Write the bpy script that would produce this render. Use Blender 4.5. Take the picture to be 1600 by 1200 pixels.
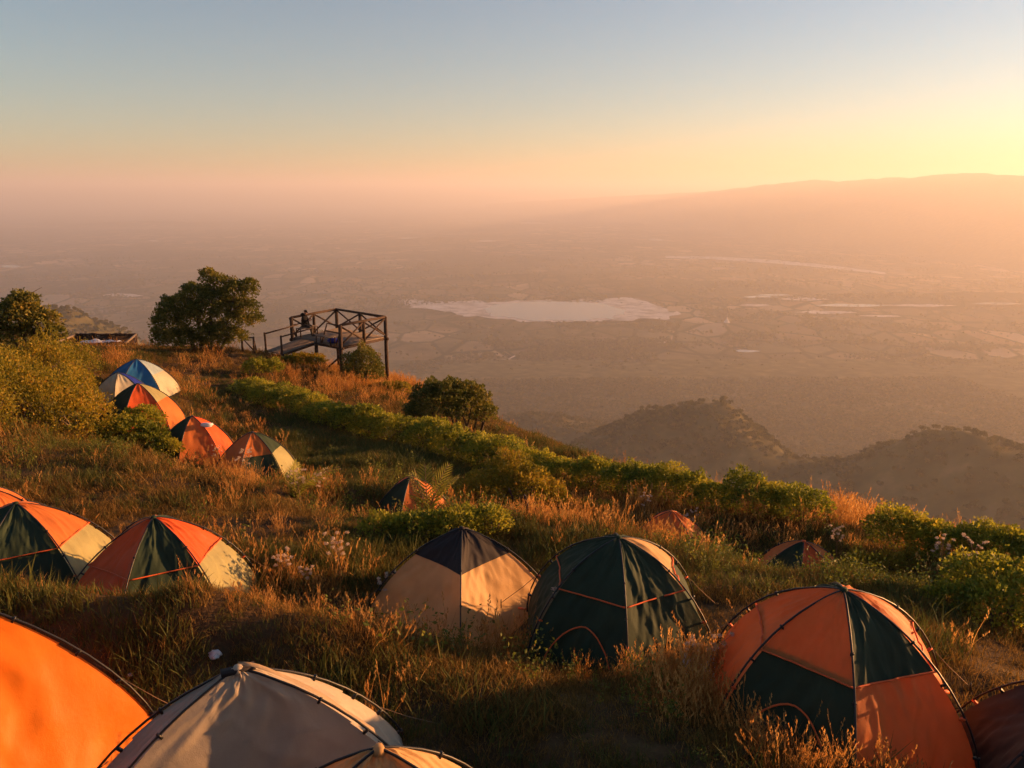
import bpy, bmesh, math, random
import numpy as np
from mathutils import Vector, Matrix
R = math.radians
rng = np.random.default_rng(7)
random.seed(7)
for o in list(bpy.data.objects): bpy.data.objects.remove(o)
scn = bpy.context.scene
col = scn.collection

# ------------------------------------------------------------------ camera
FPX = 1232.0
PITCH = R(13.7)
cam_d = bpy.data.cameras.new('camera'); cam = bpy.data.objects.new('camera', cam_d); col.objects.link(cam)
cam_d.sensor_width = 36.0; cam_d.lens = 36.0 * FPX / 1600.0
cam_d.clip_start = 0.1; cam_d.clip_end = 120000.0
cam.location = (0, 0, 0); cam.rotation_euler = (math.pi / 2 - PITCH, 0, 0)
scn.camera = cam

# ------------------------------------------------------------------ sky, sun, exposure
SUN_AZ, SUN_EL = R(72.0), R(7.2)          # azimuth to the right of the view direction (+Y)
world = bpy.data.worlds.new('World'); scn.world = world; world.use_nodes = True
wn = world.node_tree; wn.nodes.clear()
sky = wn.nodes.new('ShaderNodeTexSky'); sky.sky_type = 'NISHITA'; sky.sun_disc = False
sky.sun_elevation = SUN_EL; sky.sun_rotation = SUN_AZ; sky.altitude = 800.0
sky.air_density = 1.15; sky.dust_density = 0.9; sky.ozone_density = 2.3
bg = wn.nodes.new('ShaderNodeBackground'); bg.inputs['Strength'].default_value = 0.06
wo = wn.nodes.new('ShaderNodeOutputWorld')
wn.links.new(sky.outputs[0], bg.inputs[0]); wn.links.new(bg.outputs[0], wo.inputs[0])
sl = bpy.data.lights.new('sun', 'SUN'); sl.energy = 5.0; sl.angle = R(0.6); sl.color = (1.0, 0.47, 0.17)
sun = bpy.data.objects.new('sun', sl); col.objects.link(sun)
sdir = Vector((math.sin(SUN_AZ) * math.cos(SUN_EL), math.cos(SUN_AZ) * math.cos(SUN_EL), math.sin(SUN_EL)))
sun.rotation_euler = sdir.to_track_quat('Z', 'Y').to_euler(); sun.location = (60, 30, 40)
vs = scn.view_settings; vs.view_transform = 'Standard'; vs.look = 'None'; vs.gamma = 1.0; vs.use_curve_mapping = False
vs.exposure = 1.66
scn.cycles.use_denoising = True; scn.cycles.use_adaptive_sampling = True; scn.cycles.adaptive_threshold = 0.03
scn.cycles.max_bounces = 6; scn.cycles.diffuse_bounces = 2; scn.cycles.glossy_bounces = 2
scn.cycles.transmission_bounces = 4; scn.cycles.volume_bounces = 0; scn.cycles.transparent_max_bounces = 4

# ------------------------------------------------------------------ helpers
CP, SP = math.cos(PITCH), math.sin(PITCH)
def P(px, py, depth):
    u, v = (px - 800) / FPX * depth, (py - 600) / FPX * depth
    return np.array([u, depth * CP - v * SP, -(depth * SP + v * CP)])
def ray(px, py):
    return P(px, py, 1.0)
def tag(o, label=None, cat=None, group=None, kind=None):
    if label: o['label'] = label
    if cat: o['category'] = cat
    if group: o['group'] = group
    if kind: o['kind'] = kind
    return o
def empty(name, loc, rz=0.0):
    o = bpy.data.objects.new(name, None); col.objects.link(o); o.location = loc; o.rotation_euler = (0, 0, rz)
    o.empty_display_size = 0.2
    return o
def link(name, me, mat=None, parent=None, smooth=False):
    o = bpy.data.objects.new(name, me); col.objects.link(o)
    if mat is not None and len(me.materials) == 0: me.materials.append(mat)
    if smooth: me.polygons.foreach_set('use_smooth', [True] * len(me.polygons))
    if parent is not None: o.parent = parent
    return o
def mesh_np(name, verts, faces):
    """faces: (n,3) or (n,4) int array, or list of such arrays"""
    me = bpy.data.meshes.new(name)
    fl = faces if isinstance(faces, list) else [faces]
    fl = [np.asarray(f, dtype=np.int32) for f in fl if len(f)]
    verts = np.asarray(verts, dtype=np.float32)
    me.vertices.add(len(verts)); me.vertices.foreach_set('co', verts.ravel())
    loops = np.concatenate([f.ravel() for f in fl]); me.loops.add(len(loops)); me.loops.foreach_set('vertex_index', loops)
    tot = np.concatenate([np.full(len(f), f.shape[1], np.int32) for f in fl])
    start = np.concatenate([[0], np.cumsum(tot)[:-1]]).astype(np.int32)
    me.polygons.add(len(tot)); me.polygons.foreach_set('loop_start', start); me.polygons.foreach_set('loop_total', tot)
    me.update(calc_edges=True); me.validate()
    return me
class MB:
    def __init__(s): s.v = []; s.f3 = []; s.f4 = []
    def add(s, v, f4=(), f3=()):
        b = len(s.v); s.v.extend([tuple(p) for p in v])
        s.f4.extend([[b + i for i in f] for f in f4]); s.f3.extend([[b + i for i in f] for f in f3])
    def tube(s, pts, rad, n=6):
        pts = [Vector(p) for p in pts]
        rad = rad if isinstance(rad, (list, tuple)) else [rad] * len(pts)
        ref = Vector((0, 0, 1))
        rings = []
        for i, p in enumerate(pts):
            d = (pts[min(i + 1, len(pts) - 1)] - pts[max(i - 1, 0)]).normalized()
            a = d.cross(ref) if abs(d.z) < 0.95 else d.cross(Vector((1, 0, 0)))
            a.normalize(); b = d.cross(a)
            rings.append([p + (a * math.cos(2 * math.pi * k / n) + b * math.sin(2 * math.pi * k / n)) * rad[i] for k in range(n)])
        v = [q for r in rings for q in r]; f = []
        for i in range(len(pts) - 1):
            for k in range(n):
                f.append((i * n + k, i * n + (k + 1) % n, (i + 1) * n + (k + 1) % n, (i + 1) * n + k))
        f3 = []
        v.append(pts[0]); v.append(pts[-1]); c0, c1 = len(v) - 2, len(v) - 1
        for k in range(n):
            f3.append((c0, (k + 1) % n, k)); f3.append((c1, (len(pts) - 1) * n + k, (len(pts) - 1) * n + (k + 1) % n))
        s.add(v, f, f3)
    def box(s, c, size, rot=None):
        m = rot if rot is not None else Matrix.Identity(3)
        v = [Vector(c) + m @ Vector((x * size[0] / 2, y * size[1] / 2, z * size[2] / 2)) for x in (-1, 1) for y in (-1, 1) for z in (-1, 1)]
        s.add(v, [(0, 1, 3, 2), (4, 6, 7, 5), (0, 4, 5, 1), (2, 3, 7, 6), (0, 2, 6, 4), (1, 5, 7, 3)])
    def bar(s, a, b, w, h):
        a, b = Vector(a), Vector(b); d = b - a; L = d.length; d.normalize()
        x = d; y = Vector((0, 0, 1)).cross(x)
        if y.length < 1e-3: y = Vector((1, 0, 0)).cross(x)
        y.normalize(); z = x.cross(y)
        m = Matrix((x, y, z)).transposed()
        s.box((a + b) / 2, (L, w, h), m)
    def mesh(s, name):
        fl = []
        if s.f4: fl.append(np.array(s.f4, np.int32))
        if s.f3: fl.append(np.array(s.f3, np.int32))
        return mesh_np(name, np.array(s.v, np.float32), fl)
    def build(s, name, mat, parent=None, smooth=False):
        return link(name, s.mesh(name), mat, parent, smooth)

# ---- smooth value noise for geometry
def _hash(ix, iy, seed):
    h = (ix * 374761393 + iy * 668265263 + seed * 974634721) & 0xffffffff
    h = ((h ^ (h >> 13)) * 1274126177) & 0xffffffff
    return ((h ^ (h >> 16)) & 0xffff) / 65535.0 * 2 - 1
def vnoise(x, y, seed=0):
    x = np.asarray(x, float); y = np.asarray(y, float)
    ix, iy = np.floor(x).astype(np.int64), np.floor(y).astype(np.int64); fx, fy = x - ix, y - iy
    sx, sy = fx * fx * (3 - 2 * fx), fy * fy * (3 - 2 * fy)
    a = _hash(ix, iy, seed); b = _hash(ix + 1, iy, seed); c = _hash(ix, iy + 1, seed); d = _hash(ix + 1, iy + 1, seed)
    return (a * (1 - sx) + b * sx) * (1 - sy) + (c * (1 - sx) + d * sx) * sy
def fbm(x, y, oct=4, seed=0):
    t, a = 0, 1.0
    for k in range(oct):
        t = t + a * vnoise(np.asarray(x) * 2 ** k + 17.3 * k, np.asarray(y) * 2 ** k - 9.1 * k, seed + k); a *= 0.5
    return t

# ------------------------------------------------------------------ materials
def mat_new(name):
    m = bpy.data.materials.new(name); m.use_nodes = True; nt = m.node_tree; nt.nodes.clear()
    out = nt.nodes.new('ShaderNodeOutputMaterial'); return m, nt, out
def N(nt, t, **k):
    n = nt.nodes.new(t)
    for a, b in k.items():
        if a in n.inputs.keys(): n.inputs[a].default_value = b
        else: setattr(n, a, b)
    return n
def rgb(c): return (c[0], c[1], c[2], 1.0)
def ramp(nt, fac, stops):
    r = nt.nodes.new('ShaderNodeValToRGB'); e = r.color_ramp.elements
    while len(e) > 1: e.remove(e[0])
    e[0].position = stops[0][0]; e[0].color = rgb(stops[0][1])
    for p, c in stops[1:]:
        q = e.new(p); q.color = rgb(c)
    nt.links.new(fac, r.inputs[0]); return r.outputs[0]
def noise(nt, scale, detail=4.0, vec=None, rough=0.55):
    n = nt.nodes.new('ShaderNodeTexNoise'); n.inputs['Scale'].default_value = scale; n.inputs['Detail'].default_value = detail
    n.inputs['Roughness'].default_value = rough
    if vec is not None: nt.links.new(vec, n.inputs['Vector'])
    return n.outputs['Fac']
def bump(nt, h, strength, dist=0.02):
    b = nt.nodes.new('ShaderNodeBump'); b.inputs['Strength'].default_value = strength; b.inputs['Distance'].default_value = dist
    nt.links.new(h, b.inputs['Height']); return b.outputs[0]
def obj_coord(nt):
    return nt.nodes.new('ShaderNodeTexCoord').outputs['Object']
def rough_mat(name, stops, scale, rough=0.85, bump_s=0.4, bump_scale=None, bdist=0.02, spec=0.2):
    m, nt, out = mat_new(name); c = obj_coord(nt)
    p = N(nt, 'ShaderNodeBsdfPrincipled', Roughness=rough); p.inputs['Specular IOR Level'].default_value = spec
    nt.links.new(ramp(nt, noise(nt, scale, 6, c), stops), p.inputs['Base Color'])
    nt.links.new(bump(nt, noise(nt, bump_scale or scale * 3, 6, c), bump_s, bdist), p.inputs['Normal'])
    nt.links.new(p.outputs[0], out.inputs[0]); return m
def fabric(name, c, trans=0.3, rough=0.55, dew=False):
    m, nt, out = mat_new(name); oc = obj_coord(nt)
    mx = N(nt, 'ShaderNodeMix', data_type='RGBA')
    d = [v * 0.78 for v in c]
    nt.links.new(ramp(nt, noise(nt, 2.3, 5, oc), [(0.3, d), (0.7, c)]), mx.inputs[6])
    mx.inputs[0].default_value = 0.0
    colr = mx.outputs[2]
    p = N(nt, 'ShaderNodeBsdfPrincipled', Roughness=rough); p.inputs['Specular IOR Level'].default_value = 0.2
    t = N(nt, 'ShaderNodeBsdfTranslucent')
    nt.links.new(colr, p.inputs['Base Color']); nt.links.new(colr, t.inputs['Color'])
    h = noise(nt, 3.2, 5, oc, 0.62)
    nrm = bump(nt, h, 0.35, 0.03)
    if dew:
        v = nt.nodes.new('ShaderNodeTexVoronoi'); v.inputs['Scale'].default_value = 150.0; nt.links.new(oc, v.inputs['Vector'])
        b2 = nt.nodes.new('ShaderNodeBump'); b2.inputs['Strength'].default_value = 0.22; b2.inputs['Distance'].default_value = 0.005; b2.invert = True
        nt.links.new(v.outputs['Distance'], b2.inputs['Height']); nt.links.new(nrm, b2.inputs['Normal']); nrm = b2.outputs[0]
    nt.links.new(nrm, p.inputs['Normal'])
    mix = N(nt, 'ShaderNodeMixShader'); mix.inputs[0].default_value = trans
    nt.links.new(p.outputs[0], mix.inputs[1]); nt.links.new(t.outputs[0], mix.inputs[2]); nt.links.new(mix.outputs[0], out.inputs[0])
    return m
def leafmat(name, stops, trans=0.4, by='attr', rough=0.6):
    m, nt, out = mat_new(name)
    if by == 'attr':
        a = N(nt, 'ShaderNodeAttribute', attribute_name='var'); f = a.outputs['Fac']
    else:
        oi = nt.nodes.new('ShaderNodeObjectInfo'); a = N(nt, 'ShaderNodeAttribute', attribute_name='var')
        ad = N(nt, 'ShaderNodeMath', operation='ADD'); ml = N(nt, 'ShaderNodeMath', operation='MULTIPLY'); ml.inputs[1].default_value = 0.5
        ad2 = N(nt, 'ShaderNodeMath', operation='ADD')
        nt.links.new(oi.outputs['Random'], ad.inputs[0]); nt.links.new(a.outputs['Fac'], ad.inputs[1]); nt.links.new(ad.outputs[0], ml.inputs[0]); f = ml.outputs[0]
    c = ramp(nt, f, stops)
    p = N(nt, 'ShaderNodeBsdfPrincipled', Roughness=rough); p.inputs['Specular IOR Level'].default_value = 0.25
    t = N(nt, 'ShaderNodeBsdfTranslucent')
    nt.links.new(c, p.inputs['Base Color']); nt.links.new(c, t.inputs['Color'])
    mix = N(nt, 'ShaderNodeMixShader'); mix.inputs[0].default_value = trans
    nt.links.new(p.outputs[0], mix.inputs[1]); nt.links.new(t.outputs[0], mix.inputs[2]); nt.links.new(mix.outputs[0], out.inputs[0])
    return m
def plain(name, c, rough=0.6, spec=0.3):
    return rough_mat(name, [(0.25, [v * 0.8 for v in c]), (0.75, c)], 30.0, rough, 0.15, 120.0, 0.005, spec)

M = {
 'soil': rough_mat('soil', [(0.25, (0.035, 0.022, 0.012)), (0.5, (0.075, 0.045, 0.022)), (0.7, (0.12, 0.075, 0.032)), (0.85, (0.06, 0.055, 0.02))], 1.3, 0.95, 0.8, 14.0, 0.06, 0.05),
 'orange': fabric('orange_nylon', (0.80, 0.24, 0.06), 0.45),
 'bright_orange': fabric('bright_orange_nylon', (0.90, 0.25, 0.015), 0.45, 0.45, True),
 'red_orange': fabric('red_orange_nylon', (0.78, 0.13, 0.03)),
 'green': fabric('dark_green_nylon', (0.028, 0.046, 0.024), 0.12, 0.75),
 'khaki': fabric('khaki_nylon', (0.38, 0.34, 0.15), 0.25),
 'beige': fabric('beige_nylon', (0.74, 0.45, 0.19), 0.4),
 'tan': fabric('tan_nylon', (0.50, 0.36, 0.22), 0.2),
 'cream': fabric('cream_nylon', (0.50, 0.41, 0.31), 0.25, 0.55, True),
 'pale': fabric('pale_cream_nylon', (0.55, 0.49, 0.34), 0.25),
 'black': fabric('black_nylon', (0.030, 0.024, 0.024), 0.05, 0.75),
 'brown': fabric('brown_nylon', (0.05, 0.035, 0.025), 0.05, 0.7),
 'blue': fabric('blue_nylon', (0.03, 0.16, 0.36), 0.15),
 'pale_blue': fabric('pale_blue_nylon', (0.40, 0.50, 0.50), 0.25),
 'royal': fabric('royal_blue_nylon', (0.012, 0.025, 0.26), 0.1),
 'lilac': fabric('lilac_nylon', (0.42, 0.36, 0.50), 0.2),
 'white': fabric('white_plastic', (0.75, 0.75, 0.77), 0.3, 0.35),
 'pole': plain('dark_fibreglass', (0.02, 0.018, 0.018), 0.4),
 'piping': plain('orange_piping', (0.75, 0.13, 0.03), 0.6),
 'wood': rough_mat('weathered_wood', [(0.3, (0.025, 0.015, 0.010)), (0.7, (0.075, 0.043, 0.027))], 9.0, 0.8, 0.5, 50.0, 0.01),
 'plank': rough_mat('grey_plank', [(0.3, (0.10, 0.075, 0.055)), (0.7, (0.20, 0.15, 0.11))], 6.0, 0.85, 0.5, 40.0, 0.01),
 'bark': rough_mat('bark', [(0.3, (0.05, 0.035, 0.025)), (0.7, (0.13, 0.095, 0.065))], 12.0, 0.9, 0.7, 40.0, 0.02),
 'skin': plain('skin', (0.45, 0.26, 0.17), 0.5),
 'jacket': plain('black_jacket', (0.007, 0.006, 0.007), 0.9, 0.1),
 'trousers': plain('dark_trousers', (0.04, 0.03, 0.022), 0.8),
 'shoe': plain('shoe', (0.02, 0.02, 0.02), 0.5),
 'leaf': leafmat('hedge_leaf', [(0.0, (0.06, 0.085, 0.012)), (0.35, (0.17, 0.19, 0.018)), (0.75, (0.36, 0.32, 0.028)), (1.0, (0.46, 0.34, 0.03))], 0.5),
 'leaf_y': leafmat('yellow_scrub_leaf', [(0.0, (0.08, 0.085, 0.012)), (0.4, (0.21, 0.18, 0.016)), (0.75, (0.36, 0.25, 0.02)), (1.0, (0.34, 0.16, 0.025))], 0.48),
 'leaf_d': leafmat('tree_leaf', [(0.0, (0.06, 0.075, 0.014)), (0.5, (0.13, 0.13, 0.024)), (0.85, (0.24, 0.19, 0.03)), (1.0, (0.33, 0.22, 0.04))], 0.42),
 'palm': leafmat('palm_leaf', [(0.0, (0.12, 0.15, 0.02)), (1.0, (0.30, 0.25, 0.03))]),
 'grass': leafmat('dry_grass', [(0.0, (0.05, 0.036, 0.010)), (0.3, (0.11, 0.07, 0.018)), (0.6, (0.21, 0.12, 0.028)), (1.0, (0.36, 0.20, 0.05))], 0.35, 'inst', 0.8),
 'grass_g': leafmat('green_grass', [(0.0, (0.04, 0.05, 0.012)), (0.5, (0.085, 0.095, 0.02)), (1.0, (0.16, 0.13, 0.03))], 0.35, 'inst', 0.8),
 'straw': leafmat('tall_straw', [(0.0, (0.20, 0.085, 0.022)), (0.5, (0.40, 0.18, 0.042)), (1.0, (0.58, 0.33, 0.10))], 0.55, 'inst', 0.8),
 'weed': leafmat('green_weed', [(0.0, (0.06, 0.08, 0.012)), (0.5, (0.12, 0.14, 0.018)), (1.0, (0.21, 0.19, 0.025))], 0.4, 'inst'),
 'fluff': leafmat('dried_flower', [(0.0, (0.50, 0.36, 0.26)), (1.0, (0.75, 0.60, 0.48))], 0.4),
 'stem': plain('dry_stem', (0.22, 0.13, 0.07), 0.8),
 'far_tree': leafmat('far_tree', [(0.0, (0.04, 0.05, 0.016)), (0.6, (0.13, 0.115, 0.035)), (1.0, (0.24, 0.18, 0.055))], 0.3, 'inst', 0.9),
}

# ------------------------------------------------------------------ tents: where they stand (apex pixel, depth along the view axis, size)
# name, px, py, depth, height, radius, sides, rot(deg, arm 0 measured from the direction towards the camera), caps, walls, extra
T = [
 dict(k='orange_close', px=-178, py=925, d=6.0, h=1.66, r=1.78, p=1.42, n=4, rot=66, caps=['bright_orange'] * 4, walls=['bright_orange'] * 4,
      label='large bright orange dome tent cut off by the lower left corner'),
 dict(k='cream_close', px=372, py=1047, d=5.8, h=1.26, r=1.34, p=1.32, n=4, rot=0, angs=(75, 105, 255, 285), caps=['cream'] * 4, walls=['cream', 'cream', 'cream', 'cream'], flap=0,
      label='cream dew covered dome tent with tan flap at the bottom edge'),
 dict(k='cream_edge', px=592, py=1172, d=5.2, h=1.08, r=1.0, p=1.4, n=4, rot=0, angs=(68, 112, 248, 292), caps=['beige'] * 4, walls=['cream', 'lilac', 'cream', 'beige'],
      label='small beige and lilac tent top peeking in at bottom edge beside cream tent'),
 dict(k='orange_green', px=1318, py=924, d=7.2, h=1.36, r=1.25, p=1.6, n=6, rot=11, caps=['green', 'orange', 'orange', 'green', 'orange', 'orange'], walls=['orange', 'orange', 'orange', 'orange', 'orange', 'green'], door=5, clips=1,
      label='big orange tent with dark green arched door at lower right'),
 dict(k='dark_green', px=967, py=842, d=9.5, h=1.36, r=1.26, p=1.65, n=6, rot=7, caps=['green', 'beige', 'green', 'green', 'green', 'green'], walls=['green'] * 6, door=5, clips=1,
      label='dark green dome tent with orange piping beside the beige tent'),
 dict(k='beige_black', px=722, py=827, d=11.0, h=1.40, r=1.40, p=1.42, tc=.6, n=4, rot=-2, caps=['black'] * 4, walls=['beige'] * 4,
      label='beige square dome tent with black peak in the middle'),
 dict(k='green_olive', px=25, py=788, d=11.2, h=1.32, r=1.36, n=6, rot=-32, caps=['green', 'orange', 'orange', 'green', 'orange', 'green'], walls=['green', 'khaki', 'orange', 'green', 'orange', 'green'], clips=1,
      label='dark green tent with olive right wall at left edge'),
 dict(k='orange_olive', px=240, py=810, d=10.5, h=1.30, r=1.28, n=6, rot=-26, caps=['green', 'red_orange', 'green', 'orange', 'orange', 'red_orange'], walls=['green', 'khaki', 'orange', 'green', 'orange', 'red_orange'], clips=1,
      label='red orange tent with green front and olive side behind the shaded grass bank'),
 dict(k='orange_sliver', px=-32, py=762, d=13.2, h=1.3, r=1.25, n=6, rot=10, caps=['orange'] * 6, walls=['orange'] * 6,
      label='sliver of orange tent at left edge above the green tent'),
 dict(k='olive_mid', px=394, py=676, d=22.5, h=1.36, r=1.22, n=6, rot=-22, caps=['orange', 'green', 'orange', 'orange', 'orange', 'orange'], walls=['green', 'khaki', 'green', 'orange', 'orange', 'orange'],
      label='orange peaked tent with olive right side, nearest in the path row'),
 dict(k='orange_mid', px=300, py=651, d=24.5, h=1.32, r=1.2, n=6, rot=-25, caps=['orange', 'red_orange', 'red_orange', 'orange', 'green', 'green'], walls=['orange', 'red_orange', 'red_orange', 'orange', 'green', 'green'],
      label='all orange tent with a pale rag on its right shoulder'),
 dict(k='orange_far', px=215, py=600, d=27, h=1.5, r=1.42, n=6, rot=-25, caps=['red_orange', 'khaki', 'orange', 'orange', 'green', 'green'], walls=['red_orange', 'orange', 'orange', 'orange', 'green', 'green'],
      label='orange tent with black left corner behind the round green shrub'),
 dict(k='cream_blue', px=184, py=583, d=28.6, h=1.5, r=1.3, n=6, rot=-12, caps=['pale', 'royal', 'royal', 'royal', 'royal', 'pale'], walls=['pale'] * 6,
      label='cream tent with royal blue sheet over its top'),
 dict(k='blue_far', px=213, py=562, d=31, h=1.4, r=1.5, n=6, rot=-30, caps=['blue', 'pale_blue', 'pale_blue', 'blue', 'blue', 'blue'], walls=['blue', 'pale', 'pale_blue', 'blue', 'blue', 'blue'],
      label='blue tent with pale side, farthest of the row on the path'),
 dict(k='palm_tent', px=642, py=746, d=18.5, h=1.2, r=1.0, n=6, rot=-18, caps=['orange', 'orange', 'orange', 'orange', 'orange', 'green'], walls=['orange', 'orange', 'orange', 'orange', 'orange', 'green'],
      label='small orange and black tent behind the little palm'),
 dict(k='grass_tent', px=1050, py=800, d=17.5, h=1.15, r=1.05, n=6, rot=-20, caps=['orange'] * 6, walls=['orange'] * 6,
      label='pale orange tent peak mostly hidden in tall grass right of centre'),
 dict(k='sunk_tent', px=1256, py=847, d=15.0, h=1.15, r=1.1, n=6, rot=0, caps=['red_orange', 'orange', 'orange', 'orange', 'orange', 'green'], walls=['orange'] * 6,
      label='orange tent top just showing over grass at right'),
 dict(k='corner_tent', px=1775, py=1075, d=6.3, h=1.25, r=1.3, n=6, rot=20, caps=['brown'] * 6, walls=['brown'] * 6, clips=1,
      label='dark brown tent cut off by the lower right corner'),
]
for t in T:
    a = P(t['px'], t['py'], t['d']); t['base'] = np.array([a[0], a[1], a[2] - t['h']])

# ------------------------------------------------------------------ terrain near the camera
ctrl = []
for t in T:
    b = t['base']; ctrl.append(b)
    for k in range(4):
        q = b.copy(); q[0] += 1.15 * math.cos(k * math.pi / 2 + .78); q[1] += 1.15 * math.sin(k * math.pi / 2 + .78)
        ctrl.append(q)
def cp(px, py, Y, dz=0.0):                      # ground point seen at that pixel, Y metres ahead
    r = ray(px, py); s = Y / r[1]; ctrl.append(np.array([r[0] * s, Y, r[2] * s + dz]))
for a in [(-40, 903, 7.5, -.04), (130, 903, 7.5, -.04), (300, 898, 7.5, -.04), (480, 928, 7.4, -.06), (620, 985, 7.15, -.32), (780, 1015, 6.9, -.34), (950, 1042, 6.6, -.3), (1080, 1085, 6.15, -.22),
          (1200, 1120, 5.6, -.2), (1400, 1195, 5.0, -.2), (350, 1050, 6.98), (150, 1045, 6.98), (500, 1060, 6.86), (650, 1092, 6.4), (800, 1140, 5.9), (950, 1180, 5.45), (20, 1045, 6.85)]: cp(*a)
for a in [(300, 850, 12.2), (480, 868, 11.0), (500, 805, 14.6), (430, 765, 17.2), (100, 745, 16.4), (240, 730, 17.8), (0, 745, 16.2), (560, 762, 18.6), (1055, 838, 14.2, -.2), (1140, 850, 13.4, -.2), (1256, 870, 12.0, -.25), (1330, 880, 11.9, -.2), (980, 830, 14.2), (600, 720, 22.8), (650, 697, 26.8), (400, 622, 33.0),
          (500, 660, 29.5), (1000, 792, 19.8), (850, 760, 22.5), (1130, 815, 17.8), (1250, 832, 16.4), (1370, 862, 14.6), (1500, 895, 13.3), (1560, 1000, 9.8), (1500, 960, 10.8), (1150, 900, 10.8), (720, 802, 15.4), (640, 815, 15.5),
          (900, 810, 15.0), (1400, 905, 11.8), (300, 582, 35.0), (325, 546, 39.3), (414, 550, 41.0), (495, 579, 41.5), (533, 584, 40.3), (603, 601, 43.1), (140, 548, 47.0), (40, 550, 44.0), (710, 668, 31.6), (560, 602, 41.0),
          (100, 690, 20.8), (0, 620, 22.0), (60, 560, 27.0), (130, 575, 31.0), (-150, 560, 24.0), (200, 702, 19.2)]: cp(*a)
for a in [(0, 0, -1.65), (-6, 0, -1.7), (6, 0, -2.2), (0, 2.6, -3.5), (-5, 2.5, -3.2), (5, 2.2, -4.0), (0, -8, -1.2), (-25, 5, -1.5), (-25, 15, -2.5), (-30, 30, -4.5), (-40, 45, -6), (15, 3, -5.8), (22, -6, -6), (-10, -10, 0), (12, -10, -3),
          (-14, 10, -4.6), (12, 8, -6.6), (9.5, 12.5, -6.9)]: ctrl.append(np.array(a, float))
ctrl = np.array(ctrl)
def _rbf_fit(c, lam=0.12):
    n = len(c); d = np.hypot(c[:, None, 0] - c[None, :, 0], c[:, None, 1] - c[None, :, 1])
    A = np.zeros((n + 3, n + 3)); A[:n, :n] = -d + lam * np.eye(n) * -1.0 * -1.0; A[:n, n] = 1; A[:n, n + 1:] = c[:, :2]; A[n, :n] = 1; A[n + 1:, :n] = c[:, :2].T
    return np.linalg.solve(A, np.concatenate([c[:, 2], [0, 0, 0]]))
W = _rbf_fit(ctrl)
EDGE = np.array([(-80, 56), (-45, 54), (-22, 53), (-13, 50.5), (-6.5, 45.5), (-1.0, 34.5), (2.8, 26.5), (6.5, 21.5), (10, 17.5), (14, 14), (21, 8), (32, 0), (60, -22)], float)
def edge_dist(x, y):
    """signed distance beyond the brow of the hill (positive outside)"""
    best = np.full(x.shape, 1e9); sign = np.zeros(x.shape)
    for a, b in zip(EDGE[:-1], EDGE[1:]):
        ab = b - a; L2 = ab @ ab; t = np.clip(((x - a[0]) * ab[0] + (y - a[1]) * ab[1]) / L2, 0, 1)
        dx, dy = x - (a[0] + t * ab[0]), y - (a[1] + t * ab[1]); d = np.hypot(dx, dy)
        s = np.sign(ab[0] * dy - ab[1] * dx); m = d < best; best = np.where(m, d, best); sign = np.where(m, s, sign)
    return best * sign
def H(x, y, rough=True):
    x = np.asarray(x, float); y = np.asarray(y, float); sh = x.shape; x = x.ravel(); y = y.ravel()
    ed = edge_dist(x, y); out = np.empty_like(x)
    # clamp far points to the fitted zone
    xc = np.clip(x, -45, 40); yc = np.clip(y, -12, 58)
    for i in range(0, len(x), 20000):
        s = slice(i, i + 20000); d = np.hypot(xc[s, None] - ctrl[None, :, 0], yc[s, None] - ctrl[None, :, 1])
        out[s] = -d @ W[:-3] + W[-3] + xc[s] * W[-2] + yc[s] * W[-1]
    e = np.maximum(ed, 0)
    out -= 0.62 * e * e / (e + 2.5)
    if rough:
        out += 0.05 * fbm(x * 0.9, y * 0.9, 3, 3) + 0.025 * vnoise(x * 3.1, y * 3.1, 9)
    return out.reshape(sh)
def gp(px, py, y0=3.0, y1=70.0):
    r = ray(px, py); Y = np.arange(y0, y1, 0.05); s = Y / r[1]; z = H(r[0] * s, Y)
    below = np.nonzero(r[2] * s <= z)[0]
    i = below[0] if len(below) else len(Y) - 1
    return np.array([r[0] * s[i], Y[i], z[i]])
def hz(x, y): return float(H(np.array([x]), np.array([y]))[0])
def grid_mesh(name, xs, ys, zf):
    X, Y = np.meshgrid(xs, ys); Z = zf(X, Y); nx, ny = len(xs), len(ys)
    v = np.stack([X.ravel(), Y.ravel(), Z.ravel()], 1); i = np.arange(nx * ny).reshape(ny, nx)
    f = np.stack([i[:-1, :-1].ravel(), i[:-1, 1:].ravel(), i[1:, 1:].ravel(), i[1:, :-1].ravel()], 1)
    return mesh_np(name, v, f)
g = link('ground', grid_mesh('ground', np.arange(-46, 46.1, 0.3), np.arange(-11, 74.1, 0.3), H), M['soil'], smooth=True)
tag(g, kind='structure', label='brown grassy hillside terraces where the tents stand')

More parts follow.
